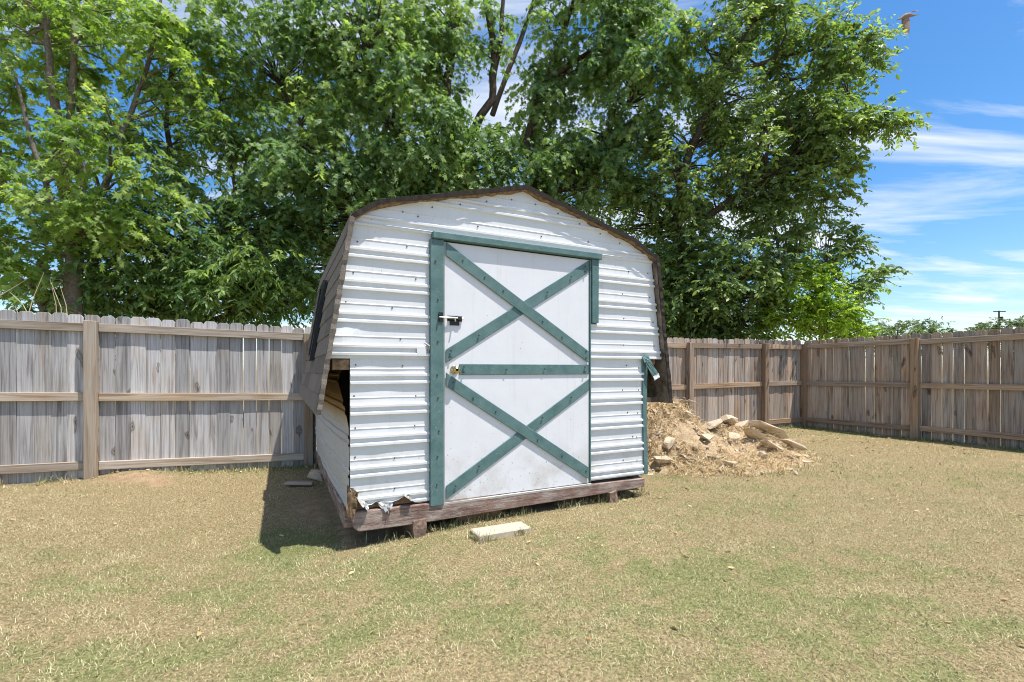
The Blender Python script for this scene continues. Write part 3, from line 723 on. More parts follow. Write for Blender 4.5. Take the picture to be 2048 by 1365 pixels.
bw = slab('wood_block', 'brown wooden block wedged under the middle of the shed front', 'block', [(-.2, -.06), (.2, -.06), (.2, .06), (-.2, .06)], -.08, .028, M['osb'])
bw.location = (SH_O[0]+SU[0]*1.05+SV[0]*.10, SH_O[1]+SU[1]*1.05+SV[1]*.10, -.015); bw.rotation_euler = (0, 0, SH_A)
def rock_mesh(seed, sx, sy, sz, n=18):
    rr = random.Random(seed); bm = bmesh.new()
    for i in range(n):
        p = Vector((rr.gauss(0, 1), rr.gauss(0, 1), rr.gauss(0, 1))).normalized()
        p = Vector((math.copysign(abs(p.x)**.6, p.x)*sx, math.copysign(abs(p.y)**.6, p.y)*sy, math.copysign(abs(p.z)**.45, p.z)*sz)); p *= rr.uniform(.8, 1)
        bm.verts.new(p)
    r = bmesh.ops.convex_hull(bm, input=bm.verts); bmesh.ops.delete(bm, geom=[g for g in r['geom_interior'] if isinstance(g, bmesh.types.BMVert)], context='VERTS')
    bmesh.ops.bevel(bm, geom=list(bm.edges), offset=min(sx, sy, sz)*.05, segments=1, affect='EDGES')
    me = bpy.data.meshes.new('stone'); bm.to_mesh(me); bm.free(); me.materials.append(M['rock']); return me
# rubble heap
def mh(x, y):
    h = .72*np.exp(-(((x-1.95)/.62)**2+((y-6.55)/.62)**2)**1.3)+.37*np.exp(-(((x-2.85)/.55)**2+((y-6.6)/.55)**2)) + .30*np.exp(-(((x-3.55)/.5)**2+((y-6.75)/.5)**2))
    h = h+.16*np.exp(-(((x-2.3)/.8)**2+((y-5.95)/.5)**2))
    return -.05+h*(.8+.42*fbm(x*3.4, y*3.4, 51))+.14*(fbm(x*6, y*6, 52)-.5)*np.clip(h*5, 0, 1)+.07*(fbm(x*17, y*17, 53, 2)-.5)*np.clip(h*6, 0, 1)-.03
hx = np.arange(.9, 4.7, .025); hy = np.arange(5.0, 8.2, .025); HX, HY = np.meshgrid(hx, hy)
edge = np.clip(np.minimum.reduce([HX-.9, 4.66-HX, HY-5.0, 8.16-HY])*4, 0, 1)
hv = np.stack([HX.ravel(), HY.ravel(), (mh(HX, HY)*edge-.12*(1-edge)).ravel()], 1); nx = len(hx); ii = (np.arange(len(hy)-1)[:, None]*nx+np.arange(nx-1)).ravel()
me = np_mesh('rubble_heap', hv, quads=np.stack([ii, ii+1, ii+nx+1, ii+nx], 1))
tag(link('rubble_heap', me, M['mound'], None, True), 'heap of tan soil and rubble beside the right end of the shed', 'heap', kind='stuff')
ROCKS = [  # px-free places: x, y, lift, size, rotation, label
 (3.30, 6.35, .05, (.30, .10, .025), (R(-25), R(24), .5), 'long flat slab leaning at the front of the stacked slabs'),
 (3.62, 6.55, .10, (.36, .12, .028), (R(-30), R(22), .25), 'longest pale slab sloping down to the right on the rubble heap'),
 (3.90, 6.85, .06, (.34, .11, .028), (R(-28), R(20), .2), 'grey flat slab at the back right edge of the rubble heap'),
 (3.30, 6.80, .10, (.17, .12, .045), (R(-15), R(-20), .6), 'tilted square-ended slab on top of the right hump of rubble'),
 (3.28, 6.95, .17, (.07, .06, .05), (.3, .4, .2), 'small rounded stone perched on top of the right hump'),
 (2.75, 6.45, .06, (.17, .12, .06), (R(-20), R(-15), .3), 'broad tan stone in the middle of the rubble heap'),
 (2.95, 6.25, .05, (.13, .09, .05), (R(20), R(-15), .9), 'blocky yellow stone left of the leaning slabs'),
 (1.80, 6.45, .07, (.10, .08, .07), (.3, .1, .4), 'pale stone on the crest of the heap nearest the shed'),
 (2.15, 6.55, .07, (.11, .09, .06), (.1, .4, 1.4), 'pale stone on the right of the heap crest'),
 (2.35, 6.30, .04, (.08, .08, .06), (.5, .2, 1.1), 'brown stone jutting from the upper straw slope'),
 (1.95, 5.85, .05, (.12, .07, .05), (.3, -.4, .7), 'grey stone tilted low on the heap near the shed corner'),
 (1.82, 5.68, .04, (.13, .08, .04), (.2, .1, .2), 'lowest pale stone on the heap near the shed corner'),
 (2.62, 5.62, .03, (.11, .05, .04), (0, .1, -.1), 'flat dark-sided stone alone in the grass before the heap'),
 (3.25, 6.05, .03, (.10, .06, .04), (.1, .3, .4), 'small grey stone under the leaning slabs'),
 (3.45, 6.25, .04, (.22, .09, .035), (R(-20), R(25), .35), 'short thick yellowish slab between the two long slabs'),
 (3.85, 6.45, .05, (.26, .07, .024), (R(-32), R(20), .3), 'thin pale slab lying lowest at the right foot of the heap'),
 (3.72, 6.95, .09, (.33, .11, .03), (R(-26), R(26), .15), 'pale slab just behind the longest sloping slab'),
 (3.05, 6.62, .08, (.18, .13, .055), (R(-18), R(12), .7), 'thick pale stone between the crest and the slab stack'),
 (2.55, 6.62, .05, (.13, .10, .06), (.2, .3, .5), 'reddish stone in the dip between the two humps of the heap'),
 (2.50, 6.02, .04, (.15, .08, .04), (.25, .1, .9), 'pale flat stone low in the middle of the straw slope'),
 (1.62, 6.05, .05, (.09, .08, .06), (.2, .3, .9), 'round tan stone beside the green corner trim of the shed'),
]
for i, (x, y, dz, sz, ro, lb) in enumerate(ROCKS):
    o = link('stone', rock_mesh(100+i, *sz, n=(14 if sz[2] < .04 else 18)), None); o.location = (x, y, float(mh(np.array(x), np.array(y)))+dz); o.rotation_euler = ro; tag(o, lb, 'stone')
small = [rock_mesh(300+k, .06+.025*(k % 3), .045, (.034, .018, .026)[k % 3], (9, 10, 12)[k % 3]) for k in range(6)]
crumbs = MB()
for i in range(260):
    x = random.uniform(1.5, 4.3); y = random.uniform(5.45, 7.0); z = float(mh(np.array(x), np.array(y)))
    if z < -.045 and random.random() < .75: continue
    ro = (random.uniform(-.5, .5), random.uniform(-.5, .5), random.uniform(0, 6)); pos = (x, y, max(z, -.03)+.01)
    if i < 60:
        o = link('stone', small[i % 6], None); o.location = pos; o.rotation_euler = ro; sc = random.uniform(.75, 1.15); o.scale = (sc, sc, sc)
        tag(o, 'small tan broken stone scattered over the rubble heap', 'stone', 'small broken stones on the rubble heap')
    else:
        mt = Matrix.Translation(pos) @ Euler(ro).to_matrix().to_4x4() @ Matrix.Scale(random.uniform(.3, .75), 4); me_ = small[i % 6]
        crumbs.add([mt @ v.co for v in me_.vertices], [tuple(q.vertices) for q in me_.polygons])
tag(crumbs.build('stone_crumbs', M['rock']), 'loose crumbs of stone strewn over the rubble heap', 'stones', kind='stuff')
for i, (x, y, z, s, lb) in enumerate([(-2.28, 5.55, -.05, .13, 'rounded grey stone in the shade at the fence foot'), (-2.05, 5.62, -.04, .10, 'reddish stone against the shed side near the fence foot'), (-1.70, 4.85, -.04, .07, 'pale stone on bare soil beside the shed side sill')]):
    o = link('stone', rock_mesh(500+i, s, s*.7, s*.5), None); o.location = (x, y, z); o.rotation_euler = (.1, .2, i); tag(o, lb, 'stone')
# straw over the heap
N = 20000; sx = RNG.uniform(1.2, 4.4, N); sy = RNG.uniform(5.3, 7.4, N); sz = mh(sx, sy); keep = (sz > -.05) & (fbm(sx*2.5, sy*2.5, 61)+.6*(fbm(sx*9, sy*9, 62)-.5) > .47); sx, sy, sz = sx[keep], sy[keep], sz[keep]; N = len(sx)
a = RNG.uniform(0, 2*math.pi, N); Ln = RNG.uniform(.05, .20, N); el = RNG.uniform(-.35, .6, N)+(RNG.uniform(0, 1, N) > .9)*.5
D = np.stack([np.cos(a)*np.cos(el), np.sin(a)*np.cos(el)-.2, np.sin(el)-.05], 1); S = np.stack([-np.sin(a), np.cos(a), RNG.uniform(-.5, .5, N)], 1)*.0021
B = np.stack([sx, sy, sz+.006], 1); mid = B+D*(Ln*.5)[:, None]+np.array([0, 0, .018]); tip = B+D*Ln[:, None]+np.array([0, 0, -.004])
vv = np.stack([B-S, B+S, mid+S, mid-S, tip], 1).reshape(-1, 3); b0 = np.arange(N)*5
me = np_mesh('dry_straw', vv, tris=np.stack([b0+3, b0+2, b0+4], 1), quads=np.stack([b0, b0+1, b0+2, b0+3], 1), attrs={'tint': np.repeat(RNG.beta(2, 2, N), 5)})
tag(link('dry_straw', me, M['straw']), 'tangled dry straw lying over the rubble heap', 'straw', kind='stuff')
m = MB(); rr = random.Random(3); b = Vector((2.62, 6.9, .28))
m.tube([b, b+Vector((.03, 0, .18)), b+Vector((-.03, 0, .36)), b+Vector((-.06, 0, .47))], [.012, .010, .008, .005], 5)
for dx, dz in ((-.16, -.02), (.10, -.02), (.20, -.08), (.27, -.14), (-.05, .06), (-.22, -.10)): m.tube([b+Vector((-.06, 0, .46)), b+Vector((-.06+dx*.5, 0, .49+dz*.3)), b+Vector((-.06+dx, .02, .46+dz))], [.006, .005, .003], 4)
tag(m.build('dead_weed', M['dry_twig']), 'dry branching weed stalk standing on the rubble heap', 'weed')

# ------------------------------------------------------------------ lawn grass
def blades(N, y0, y1, hl, wd, seed, segs):
    g = np.random.default_rng(seed)
    y = np.sqrt(g.uniform(y0*y0, y1*y1, N)); x = g.uniform(-1.22, 1.22, N)*y+g.uniform(-.3, .3, N)
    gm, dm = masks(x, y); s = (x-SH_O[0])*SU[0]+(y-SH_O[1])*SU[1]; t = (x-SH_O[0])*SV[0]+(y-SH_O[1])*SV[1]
    ok = (g.uniform(0, 1, N) > dm*.93) & (g.uniform(0, 1, N) < .25+1.6*fbm(x*11, y*11, 75, 2)**1.3) & ~((s > -.02) & (s < 2.8) & (t > .02) & (t < 2.9)) & (y < 7.33+.44*x) & ((x-6.25)*.8808+(y-10.1)*.4736 < -.02)
    ok &= ~((np.abs((x+.085)*SU[0]+(y-3.535)*SU[1]) < .215) & (np.abs((x+.085)*SV[0]+(y-3.535)*SV[1]) < .08))
    x, y, gm, dm = x[ok], y[ok], gm[ok], dm[ok]; n = len(x)
    z = np.maximum(gh(x, y), np.where((x > .95) & (x < 4.6) & (y > 5.1) & (y < 8.1), mh(x, y), -1))-.003
    clump = fbm(x*5, y*5, 71, 3); a = g.uniform(0, 2*math.pi, n); L = hl*(.55+.9*g.uniform(0, 1, n)**1.5)*(.6+.8*clump)*(.8+.4*gm); le = g.uniform(.05, 1.15, n)
    d = np.stack([np.cos(a)*np.cos(le), np.sin(a)*np.cos(le), np.sin(le)], 1); w = wd*g.uniform(.6, 1.3, n)
    sd = np.stack([-np.sin(a), np.cos(a), np.zeros(n)], 1)*w[:, None]*.5; B = np.stack([x, y, z], 1)
    tint = np.clip(g.beta(1.6, 1.7, n)*.95+.35*(clump-.42), 0, 1); pick = g.uniform(0, 1, n)
    if segs == 2:
        mid = B+d*(L*.55)[:, None]; d2 = d.copy(); d2[:, 2] -= .55; tip = mid+d2*(L*.5)[:, None]
        v = np.stack([B-sd, B+sd, mid+sd*.8, mid-sd*.8, tip], 1).reshape(-1, 3); b0 = np.arange(n)*5; k = 5
        return v, np.stack([b0+3, b0+2, b0+4], 1), np.stack([b0, b0+1, b0+2, b0+3], 1), {q: np.repeat(arr, k) for q, arr in (('green', gm), ('dirt', dm), ('tint', tint), ('pick', pick))}
    tip = B+d*L[:, None]; v = np.stack([B-sd, B+sd, tip], 1).reshape(-1, 3); b0 = np.arange(n)*3
    return v, np.stack([b0, b0+1, b0+2], 1), None, {q: np.repeat(arr, 3) for q, arr in (('green', gm), ('dirt', dm), ('tint', tint), ('pick', pick))}
for nm, args, lb in (('grass_blades', (400000, 1.45, 4.6, .026, .0025, 81, 2), 'short dry and green grass blades over the near lawn'), ('grass_blades', (300000, 4.6, 11.0, .036, .0046, 82, 1), 'short dry and green grass blades over the far lawn')):
    v, tr, qd, at_ = blades(*args); tag(link(nm, np_mesh(nm, v, tris=tr, quads=qd, attrs=at_), M['blade']), lb, 'grass', kind='stuff')

# longer grass where the mower does not reach, and fallen leaf bits
def tufts():
    g = np.random.default_rng(91); P = []
    n = 5200; X = g.uniform(-5.9, 6.2, n); P.append(np.stack([X, 7.36+.44*X-.03-np.abs(g.normal(0, .07, n))-.10*(g.uniform(0, 1, n) > .7)], 1))
    n = 2600; L = g.uniform(.1, 6, n); o = np.abs(g.normal(0, .07, n))+.03; P.append(np.stack([6.25+.4736*L-.8808*o, 10.1-.8808*L-.4736*o], 1))
    n = 1700; S = g.uniform(-.05, 2.85, n); T = g.normal(.02, .05, n); P.append(SH_O+S[:, None]*SU+T[:, None]*SV)
    n = 260; A = g.uniform(0, 4, n); e = g.normal(0, .012, n); u_ = np.where(A < 2, (A-1)*.22, np.sign(A-3)*(.225+e)); v_ = np.where(A < 2, -.092+e, ((A*7.3) % 1-.5)*.18); P.append(np.array([-.085, 3.535])+u_[:, None]*SU+v_[:, None]*SV)
    n = 1500; a = g.uniform(0, 6.3, n); r = g.normal(1, .10, n); P.append(np.stack([2.75+1.45*r*np.cos(a), 6.35+.85*r*np.sin(a)], 1))
    P = np.concatenate(P); keep = (fbm(P[:, 0]*4, P[:, 1]*4, 93, 3) > .46) & (P[:, 1] > 2); P = P[keep]; x, y = P[:, 0], P[:, 1]; n = len(x)
    inh = (x > .95) & (x < 4.6) & (y > 5.1) & (y < 8.1); z = np.maximum(gh(x, y), np.where(inh, mh(x, y), -1))-.004
    a = g.uniform(0, 2*math.pi, n); L = .05+.09*g.uniform(0, 1, n)**2; le = g.uniform(.6, 1.45, n); d = np.stack([np.cos(a)*np.cos(le), np.sin(a)*np.cos(le), np.sin(le)], 1)
    sd = np.stack([-np.sin(a), np.cos(a), 0*a], 1)*.0022; B = np.stack([x, y, z], 1); mid = B+d*(L*.6)[:, None]; d2 = d.copy(); d2[:, 2] -= .6; tip = mid+d2*(L*.45)[:, None]
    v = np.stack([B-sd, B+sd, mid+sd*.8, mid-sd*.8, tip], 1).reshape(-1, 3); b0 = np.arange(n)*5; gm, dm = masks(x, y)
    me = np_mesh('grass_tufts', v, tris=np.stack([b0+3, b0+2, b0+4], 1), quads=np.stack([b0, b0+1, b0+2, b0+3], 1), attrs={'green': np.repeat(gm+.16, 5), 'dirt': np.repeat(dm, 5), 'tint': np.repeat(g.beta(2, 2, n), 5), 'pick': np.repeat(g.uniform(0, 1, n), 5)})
    tag(link('grass_tufts', me, M['blade']), 'longer untrimmed grass along the fences, shed front and heap', 'grass', kind='stuff')
tufts()

# ------------------------------------------------------------------ trees
def leaf_template(kind):
    if kind == 'maple':      # three deep lobes either side of the midrib
        v = [(0, 0, 0), (.13, .22, .0), (.52, .34, -.07), (.21, .46, .01), (.44, .74, -.06), (.12, .66, .02), (0, 1.05, -.05), (-.12, .66, .02), (-.44, .74, -.06), (-.21, .46, .01), (-.52, .34, -.07), (-.13, .22, 0)]
        f = [(0, 1, 3, 5, 7, 9, 11), (1, 2, 3), (3, 4, 5), (5, 6, 7), (7, 8, 9), (9, 10, 11)]
    elif kind == 'oval':
        v = [(0, 0, 0), (.20, .28, .05), (.22, .62, .05), (0, 1.0, -.06), (-.22, .62, .05), (-.20, .28, .05), (0, .45, -.02)]
        f = [(0, 1, 2, 3, 6), (0, 6, 3, 4, 5)]
    else:                    # pointed leaflet
        v = [(0, 0, 0), (.17, .35, .04), (0, 1.0, -.08), (-.17, .35, .04)]
        f = [(0, 1, 2), (0, 2, 3)]
    return np.array(v, float), f
def unit(a): return a/np.maximum(np.linalg.norm(a, axis=1, keepdims=True), 1e-9)
def build_leaves(name, P, axis, nrm, size, tint, kind, mat, parent):
    tv, tf = leaf_template(kind); n = len(P); axis = unit(axis); side = unit(np.cross(axis, nrm)); nn = np.cross(side, axis)
    V = P[:, None, :]+size[:, None, None]*(tv[None, :, 0, None]*side[:, None, :]+tv[None, :, 1, None]*axis[:, None, :]+tv[None, :, 2, None]*nn[:, None, :])
    k = len(tv); loops = np.concatenate([np.array(f) for f in tf]); tot = np.array([len(f) for f in tf])
    LI = (loops[None]+np.arange(n)[:, None]*k).ravel(); TT = np.tile(tot, n)
    me = np_mesh(name, V.reshape(-1, 3), polys=(LI, TT), attrs={'tint': np.repeat(tint, k)})
    return tag(link(name, me, mat, parent), kind='stuff')
def tree(name, label, cat, base, stems, lobes, leaf, mat, bark, size, seed, twigs=12, per=13, cr=.55, droop=.5, group=None, limb=True, spray=None, tint_bias=0.0):
    """stems: polylines of (x,y,z,r); lobes: (cx,cy,cz,rx,ry,rz,n) ellipsoids filled with leaf clumps"""
    g = np.random.default_rng(seed); rr = random.Random(seed)
    root = empty(name, tuple(base)); tag(root, label, cat, group); o = Vector(base)
    tm = MB(); pts = []
    for st in stems:
        q = [Vector(p[:3]) for p in st]; rad = [p[3] for p in st]; P2 = []; R2 = []
        for i in range(len(q)-1):
            for j in range(4):
                f = j/4; w = Vector((rr.uniform(-1, 1), rr.uniform(-1, 1), 0))*rad[i]*.35*(1 if 0 < i+j else 0); P2.append(q[i].lerp(q[i+1], f)+w-o); R2.append(rad[i]*(1-f)+rad[i+1]*f)
        P2.append(q[-1]-o); R2.append(rad[-1]); tm.tube(P2, R2, 8); pts += [(p+o, r) for p, r in zip(P2, R2)]
    cl = []; tn = []
    for cx, cy, cz, rx, ry, rz, n in lobes:
        u_ = unit(g.normal(size=(n, 3)))*(g.uniform(.15, 1, (n, 1))**.45); cl.append(u_*np.array([rx, ry, rz])+np.array([cx, cy, cz])); tn.append(u_)
    cl = np.concatenate(cl); tn = np.concatenate(tn)
    sp = np.array([p for p, r in pts]); sr = np.array([r for p, r in pts])
    LP, LA, LN, LT, LS = [], [], [], [], []; tw = MB()
    for ci, c in enumerate(cl):
        if limb:
            dd = np.linalg.norm((sp-c)*np.array([1, 1, .8]), axis=1)+np.where(sp[:, 2] > c[2]-.1, 2.0, 0); j = int(np.argmin(dd)); a = Vector(sp[j]); b = Vector(c)
            if (b-a).length > .25:
                md = a.lerp(b, .5)+Vector((rr.uniform(-.12, .12), rr.uniform(-.12, .12), rr.uniform(.0, .25)*(b-a).length*.4)); r0 = min(sr[j]*.55, .012+.014*(b-a).length)
                tm.tube([a-o, a.lerp(md, .5)+Vector((rr.uniform(-.05, .05),)*3)-o, md-o, md.lerp(b, .55)+Vector((0, 0, .03))-o, b-o], [r0, r0*.85, r0*.65, r0*.45, .006], 5, False)
        R_ = cr*g.uniform(.7, 1.25); cs = g.uniform(.75, 1.15); ct = g.uniform(-.30, .36); nt = max(3, int(twigs*g.uniform(.6, 1.35)))
        d = g.normal(size=(nt, 3)); d[:, 2] = d[:, 2]*.6+.22; d += tn[ci]*.55; d = unit(d)
        for q in range(nt):
            Lg = R_*g.uniform(.55, 1.3); m_ = max(3, int(per*g.uniform(.6, 1.3))); f = np.linspace(.18, 1, m_)+g.uniform(-.04, .04, m_)
            st0 = c+g.normal(size=3)*R_*.22
            pos = st0+d[q]*(Lg*f)[:, None]; pos[:, 2] -= droop*Lg*f**2
            tang = d[q][None]+np.stack([0*f, 0*f, -2*droop*f], 1)
            if q % 2 == 0: tw.tube([Vector(st0)-o, Vector(pos[m_//2])-o, Vector(pos[-1])-o], [.006, .004, .002], 3, False)
            lat = unit(np.cross(tang, np.array([0, 0, 1.0]))+1e-4); sgn = np.where(np.arange(m_) % 2, 1, -1)[:, None]
            ax = unit(tang)*.75+lat*sgn*.85+g.normal(size=(m_, 3))*.35; ax[:, 2] -= .25+droop*.45
            nr = g.normal(size=(m_, 3))*.6+unit(pos-c+1e-4)*.35+np.array([.12, -.30, .62])
            LP.append(pos); LA.append(ax); LN.append(nr); LT.append(np.clip(.44+tint_bias+ct+g.normal(size=m_)*.20, 0, 1)); LS.append(size*g.uniform(.5, 1.3, m_)*cs)
    link('trunk', tm.mesh('trunk'), M[bark], root, True)
    if tw.v: link('twigs', tw.mesh('twigs'), M[bark], root)['kind'] = 'stuff'
    build_leaves('crown', np.concatenate(LP)-np.array(base), np.concatenate(LA), np.concatenate(LN), np.concatenate(LS), np.concatenate(LT), leaf, M[mat], root)
    return root
def leaf_litter():
    g = np.random.default_rng(95); n = 1400; w = g.uniform(0, 1, n)
    x = np.where(w < .45, g.uniform(3.8, 7.0, n), np.where(w < .7, g.uniform(-5.5, 6, n), g.uniform(-5, 7, n))); yf = 7.36+.44*x
    y = np.where(w < .45, g.uniform(6.6, 10, n), np.where(w < .7, yf-.04-np.abs(g.normal(0, .12, n)), g.uniform(2.0, 9.5, n)))
    ok = (y < yf-.03) & ((x-6.25)*.8808+(y-10.1)*.4736 < -.03) & ~inside_shed(x, y); x, y = x[ok], y[ok]; n = len(x)
    ax = g.normal(size=(n, 3)); ax[:, 2] *= .25; nr = g.normal(size=(n, 3))*.4; nr[:, 2] += 1
    inh = (x > .95) & (x < 4.6) & (y > 5.1) & (y < 8.1); z = np.maximum(gh(x, y), np.where(inh, mh(x, y), -1))+.012
    o = build_leaves('leaf_litter', np.stack([x, y, z], 1), ax, nr, g.uniform(.02, .05, n), g.beta(1.2, 2.5, n), 'oval', M['straw'], None)
    tag(o, 'brown dry leaf bits scattered over the lawn', 'leaves')
def inside_shed(x, y):
    s = (x-SH_O[0])*SU[0]+(y-SH_O[1])*SU[1]; t = (x-SH_O[0])*SV[0]+(y-SH_O[1])*SV[1]; return (s > -.02) & (s < 2.8) & (t > 0) & (t < 2.8)
leaf_litter()
def lobe(px, py, Y, rx, ry, rz, n): return (*at(px, py, Y), rx, ry, rz, int(n*1.55+.5))
def stem(*pp): return [(*at(px, py, Y), r) for px, py, Y, r in pp]

tree('maple_tree', 'open light green many-stemmed maple at the left edge, sky between its stems', 'tree', (-7.6, 8.9, -.1),
     [stem((150, 755, 8.8, .17), (152, 640, 8.8, .15), (148, 480, 8.8, .13)), stem((148, 490, 8.8, .11), (128, 340, 8.8, .09), (112, 220, 8.8, .075), (95, 90, 8.8, .05), (80, -60, 8.8, .03)),
      stem((150, 500, 8.8, .10), (165, 360, 9.0, .08), (140, 240, 9.0, .06), (150, 90, 9.0, .05), (140, -60, 9, .03)), stem((145, 480, 8.7, .06), (100, 400, 8.5, .05), (60, 270, 8.4, .035), (30, 150, 8.4, .02)),
      stem((155, 470, 8.9, .07), (210, 370, 9.2, .06), (255, 240, 9.4, .05), (300, 120, 9.5, .035), (330, -40, 9.5, .02)), stem((95, 640, 9, .06), (65, 570, 9.2, .05), (85, 520, 9.2, .04), (130, 480, 9.2, .03)),
      stem((-60, 690, 8.6, .07), (-30, 450, 8.6, .06), (10, 380, 8.6, .05), (-10, 250, 8.6, .03))],
     [lobe(30, 60, 9, 1.3, 1.2, 1.1, 9), lobe(230, 20, 9.2, 1.2, 1.1, .9, 7), lobe(30, 300, 8.6, 1.0, 1.1, 1.1, 9), lobe(345, 130, 9.4, .9, 1.0, 1.2, 9), lobe(215, 330, 8.6, .9, .8, 1.0, 8), lobe(120, 200, 9.6, 1.3, .8, 1.2, 12), lobe(180, 60, 9.8, 1.4, .7, .9, 12), lobe(20, 30, 9.4, .9, .8, .7, 6), lobe(50, 500, 8.8, 1.2, 1, .8, 15), lobe(180, 440, 8.6, 1.0, .9, .6, 8),
      lobe(-160, 200, 9, 1.3, 1.2, 2.2, 14), lobe(110, 585, 9.6, 1.6, .8, .4, 12)],
     'maple', 'leaf_light', 'bark', .135, 21, 12, 12, .55, .45, tint_bias=.05)
tree('broadleaf_tree', 'dense dark green broad-leaved tree over the fence left of the shed', 'tree', (-6.3, 10.4, -.1),
     [stem((395, 745, 10.4, .13), (385, 560, 10.4, .11), (360, 420, 10.4, .08), (330, 250, 10.4, .05), (350, 60, 10.4, .03)), stem((390, 600, 10.4, .08), (430, 500, 10.4, .06), (470, 380, 10.4, .04), (440, 200, 10.4, .02))],
     [lobe(400, 330, 10.5, 1.5, 1.2, 1.2, 24), lobe(320, 490, 9.8, 1.4, 1.1, .9, 26), lobe(510, 500, 10.3, 1.6, 1.2, 1.1, 32), lobe(430, 590, 10.2, 1.9, 1.0, .55, 24), lobe(250, 580, 9.6, 1.1, .9, .5, 12), lobe(400, 180, 10.8, 1.3, 1.1, 1.2, 18), lobe(580, 590, 10.6, 1.0, .9, .5, 12)],
     'leaflet', 'leaf_dark', 'bark_dark', .17, 22, 13, 13, .55, .5, tint_bias=.08)
tree('maple_tree', 'tallest drooping silver-green maple behind the left half of the shed', 'tree', (-1.6, 11.2, -.1),
     [stem((885, 745, 11.2, .2), (890, 420, 11.2, .17), (892, 200, 11.2, .12), (905, 60, 11.2, .08), (915, -120, 11.2, .04)), stem((890, 420, 11.2, .12), (800, 290, 11, .09), (740, 150, 11, .06), (700, -60, 11, .03)), stem((888, 500, 11.2, .10), (760, 430, 10.8, .07), (640, 330, 10.8, .05), (560, 170, 10.9, .03)),
      stem((900, 330, 11.2, .12), (985, 200, 11.2, .095), (988, 100, 11.2, .085), (970, 0, 11.2, .06), (960, -90, 11.2, .05)), stem((985, 170, 11.2, .07), (1003, 60, 11.2, .055), (1010, -60, 11.2, .04)), stem((985, 230, 11.2, .07), (1030, 110, 11.3, .06), (1062, 20, 11.4, .05), (1090, -60, 11.4, .03))],
     [lobe(545, 110, 11.2, 1.7, 1.5, 1.6, 40), lobe(750, 110, 11, 1.9, 1.5, 1.6, 46), lobe(640, 320, 10.6, 1.8, 1.4, 1.4, 44), lobe(850, 270, 10.6, 1.4, 1.2, 1.4, 34), lobe(620, 510, 11.2, 1.5, 1.1, 1.0, 26), lobe(830, 440, 10.8, 1.7, 1.1, .8, 24), lobe(900, 60, 11.0, .6, .8, 1.0, 10), lobe(700, -110, 11.2, 2.6, 1.6, 1.0, 26), lobe(960, 300, 10.8, 1.0, .9, .8, 16), lobe(990, 60, 11.4, .35, .4, .5, 3)],
     'maple', 'leaf_maple', 'bark_dark', .135, 23, 13, 13, .58, .75, tint_bias=.10)
tree('maple_tree', 'drooping maple behind the shed ridge with bare dark limbs below it', 'tree', (1.0, 11.6, -.1),
     [stem((1105, 745, 11.6, .16), (1090, 420, 11.6, .14), (1050, 290, 11.5, .11), (1085, 170, 11.4, .08), (1150, 120, 11.3, .06), (1260, 80, 11.2, .03)), stem((1075, 210, 11.4, .07), (1130, 60, 11.4, .05), (1170, -90, 11.4, .03)), stem((1090, 420, 11.6, .08), (1210, 270, 11.4, .06), (1290, 160, 11.2, .03))],
     [lobe(1180, 70, 11.5, 1.3, 1.2, 1.4, 30), lobe(1295, 150, 11, 1.3, 1.2, 1.5, 34), lobe(1140, 360, 11.2, 1.0, 1.0, .9, 18), lobe(1090, 200, 11.6, .6, .7, .6, 10), lobe(1110, 290, 12.2, .8, .6, .6, 10), lobe(1010, 420, 11.4, 1.4, 1.0, .7, 18), lobe(1260, -90, 11.4, 1.9, 1.4, .9, 20), lobe(1270, 320, 11.6, 1.0, 1., .8, 14)],
     'maple', 'leaf_maple', 'bark_dark', .13, 24, 13, 13, .55, .8, tint_bias=.10)
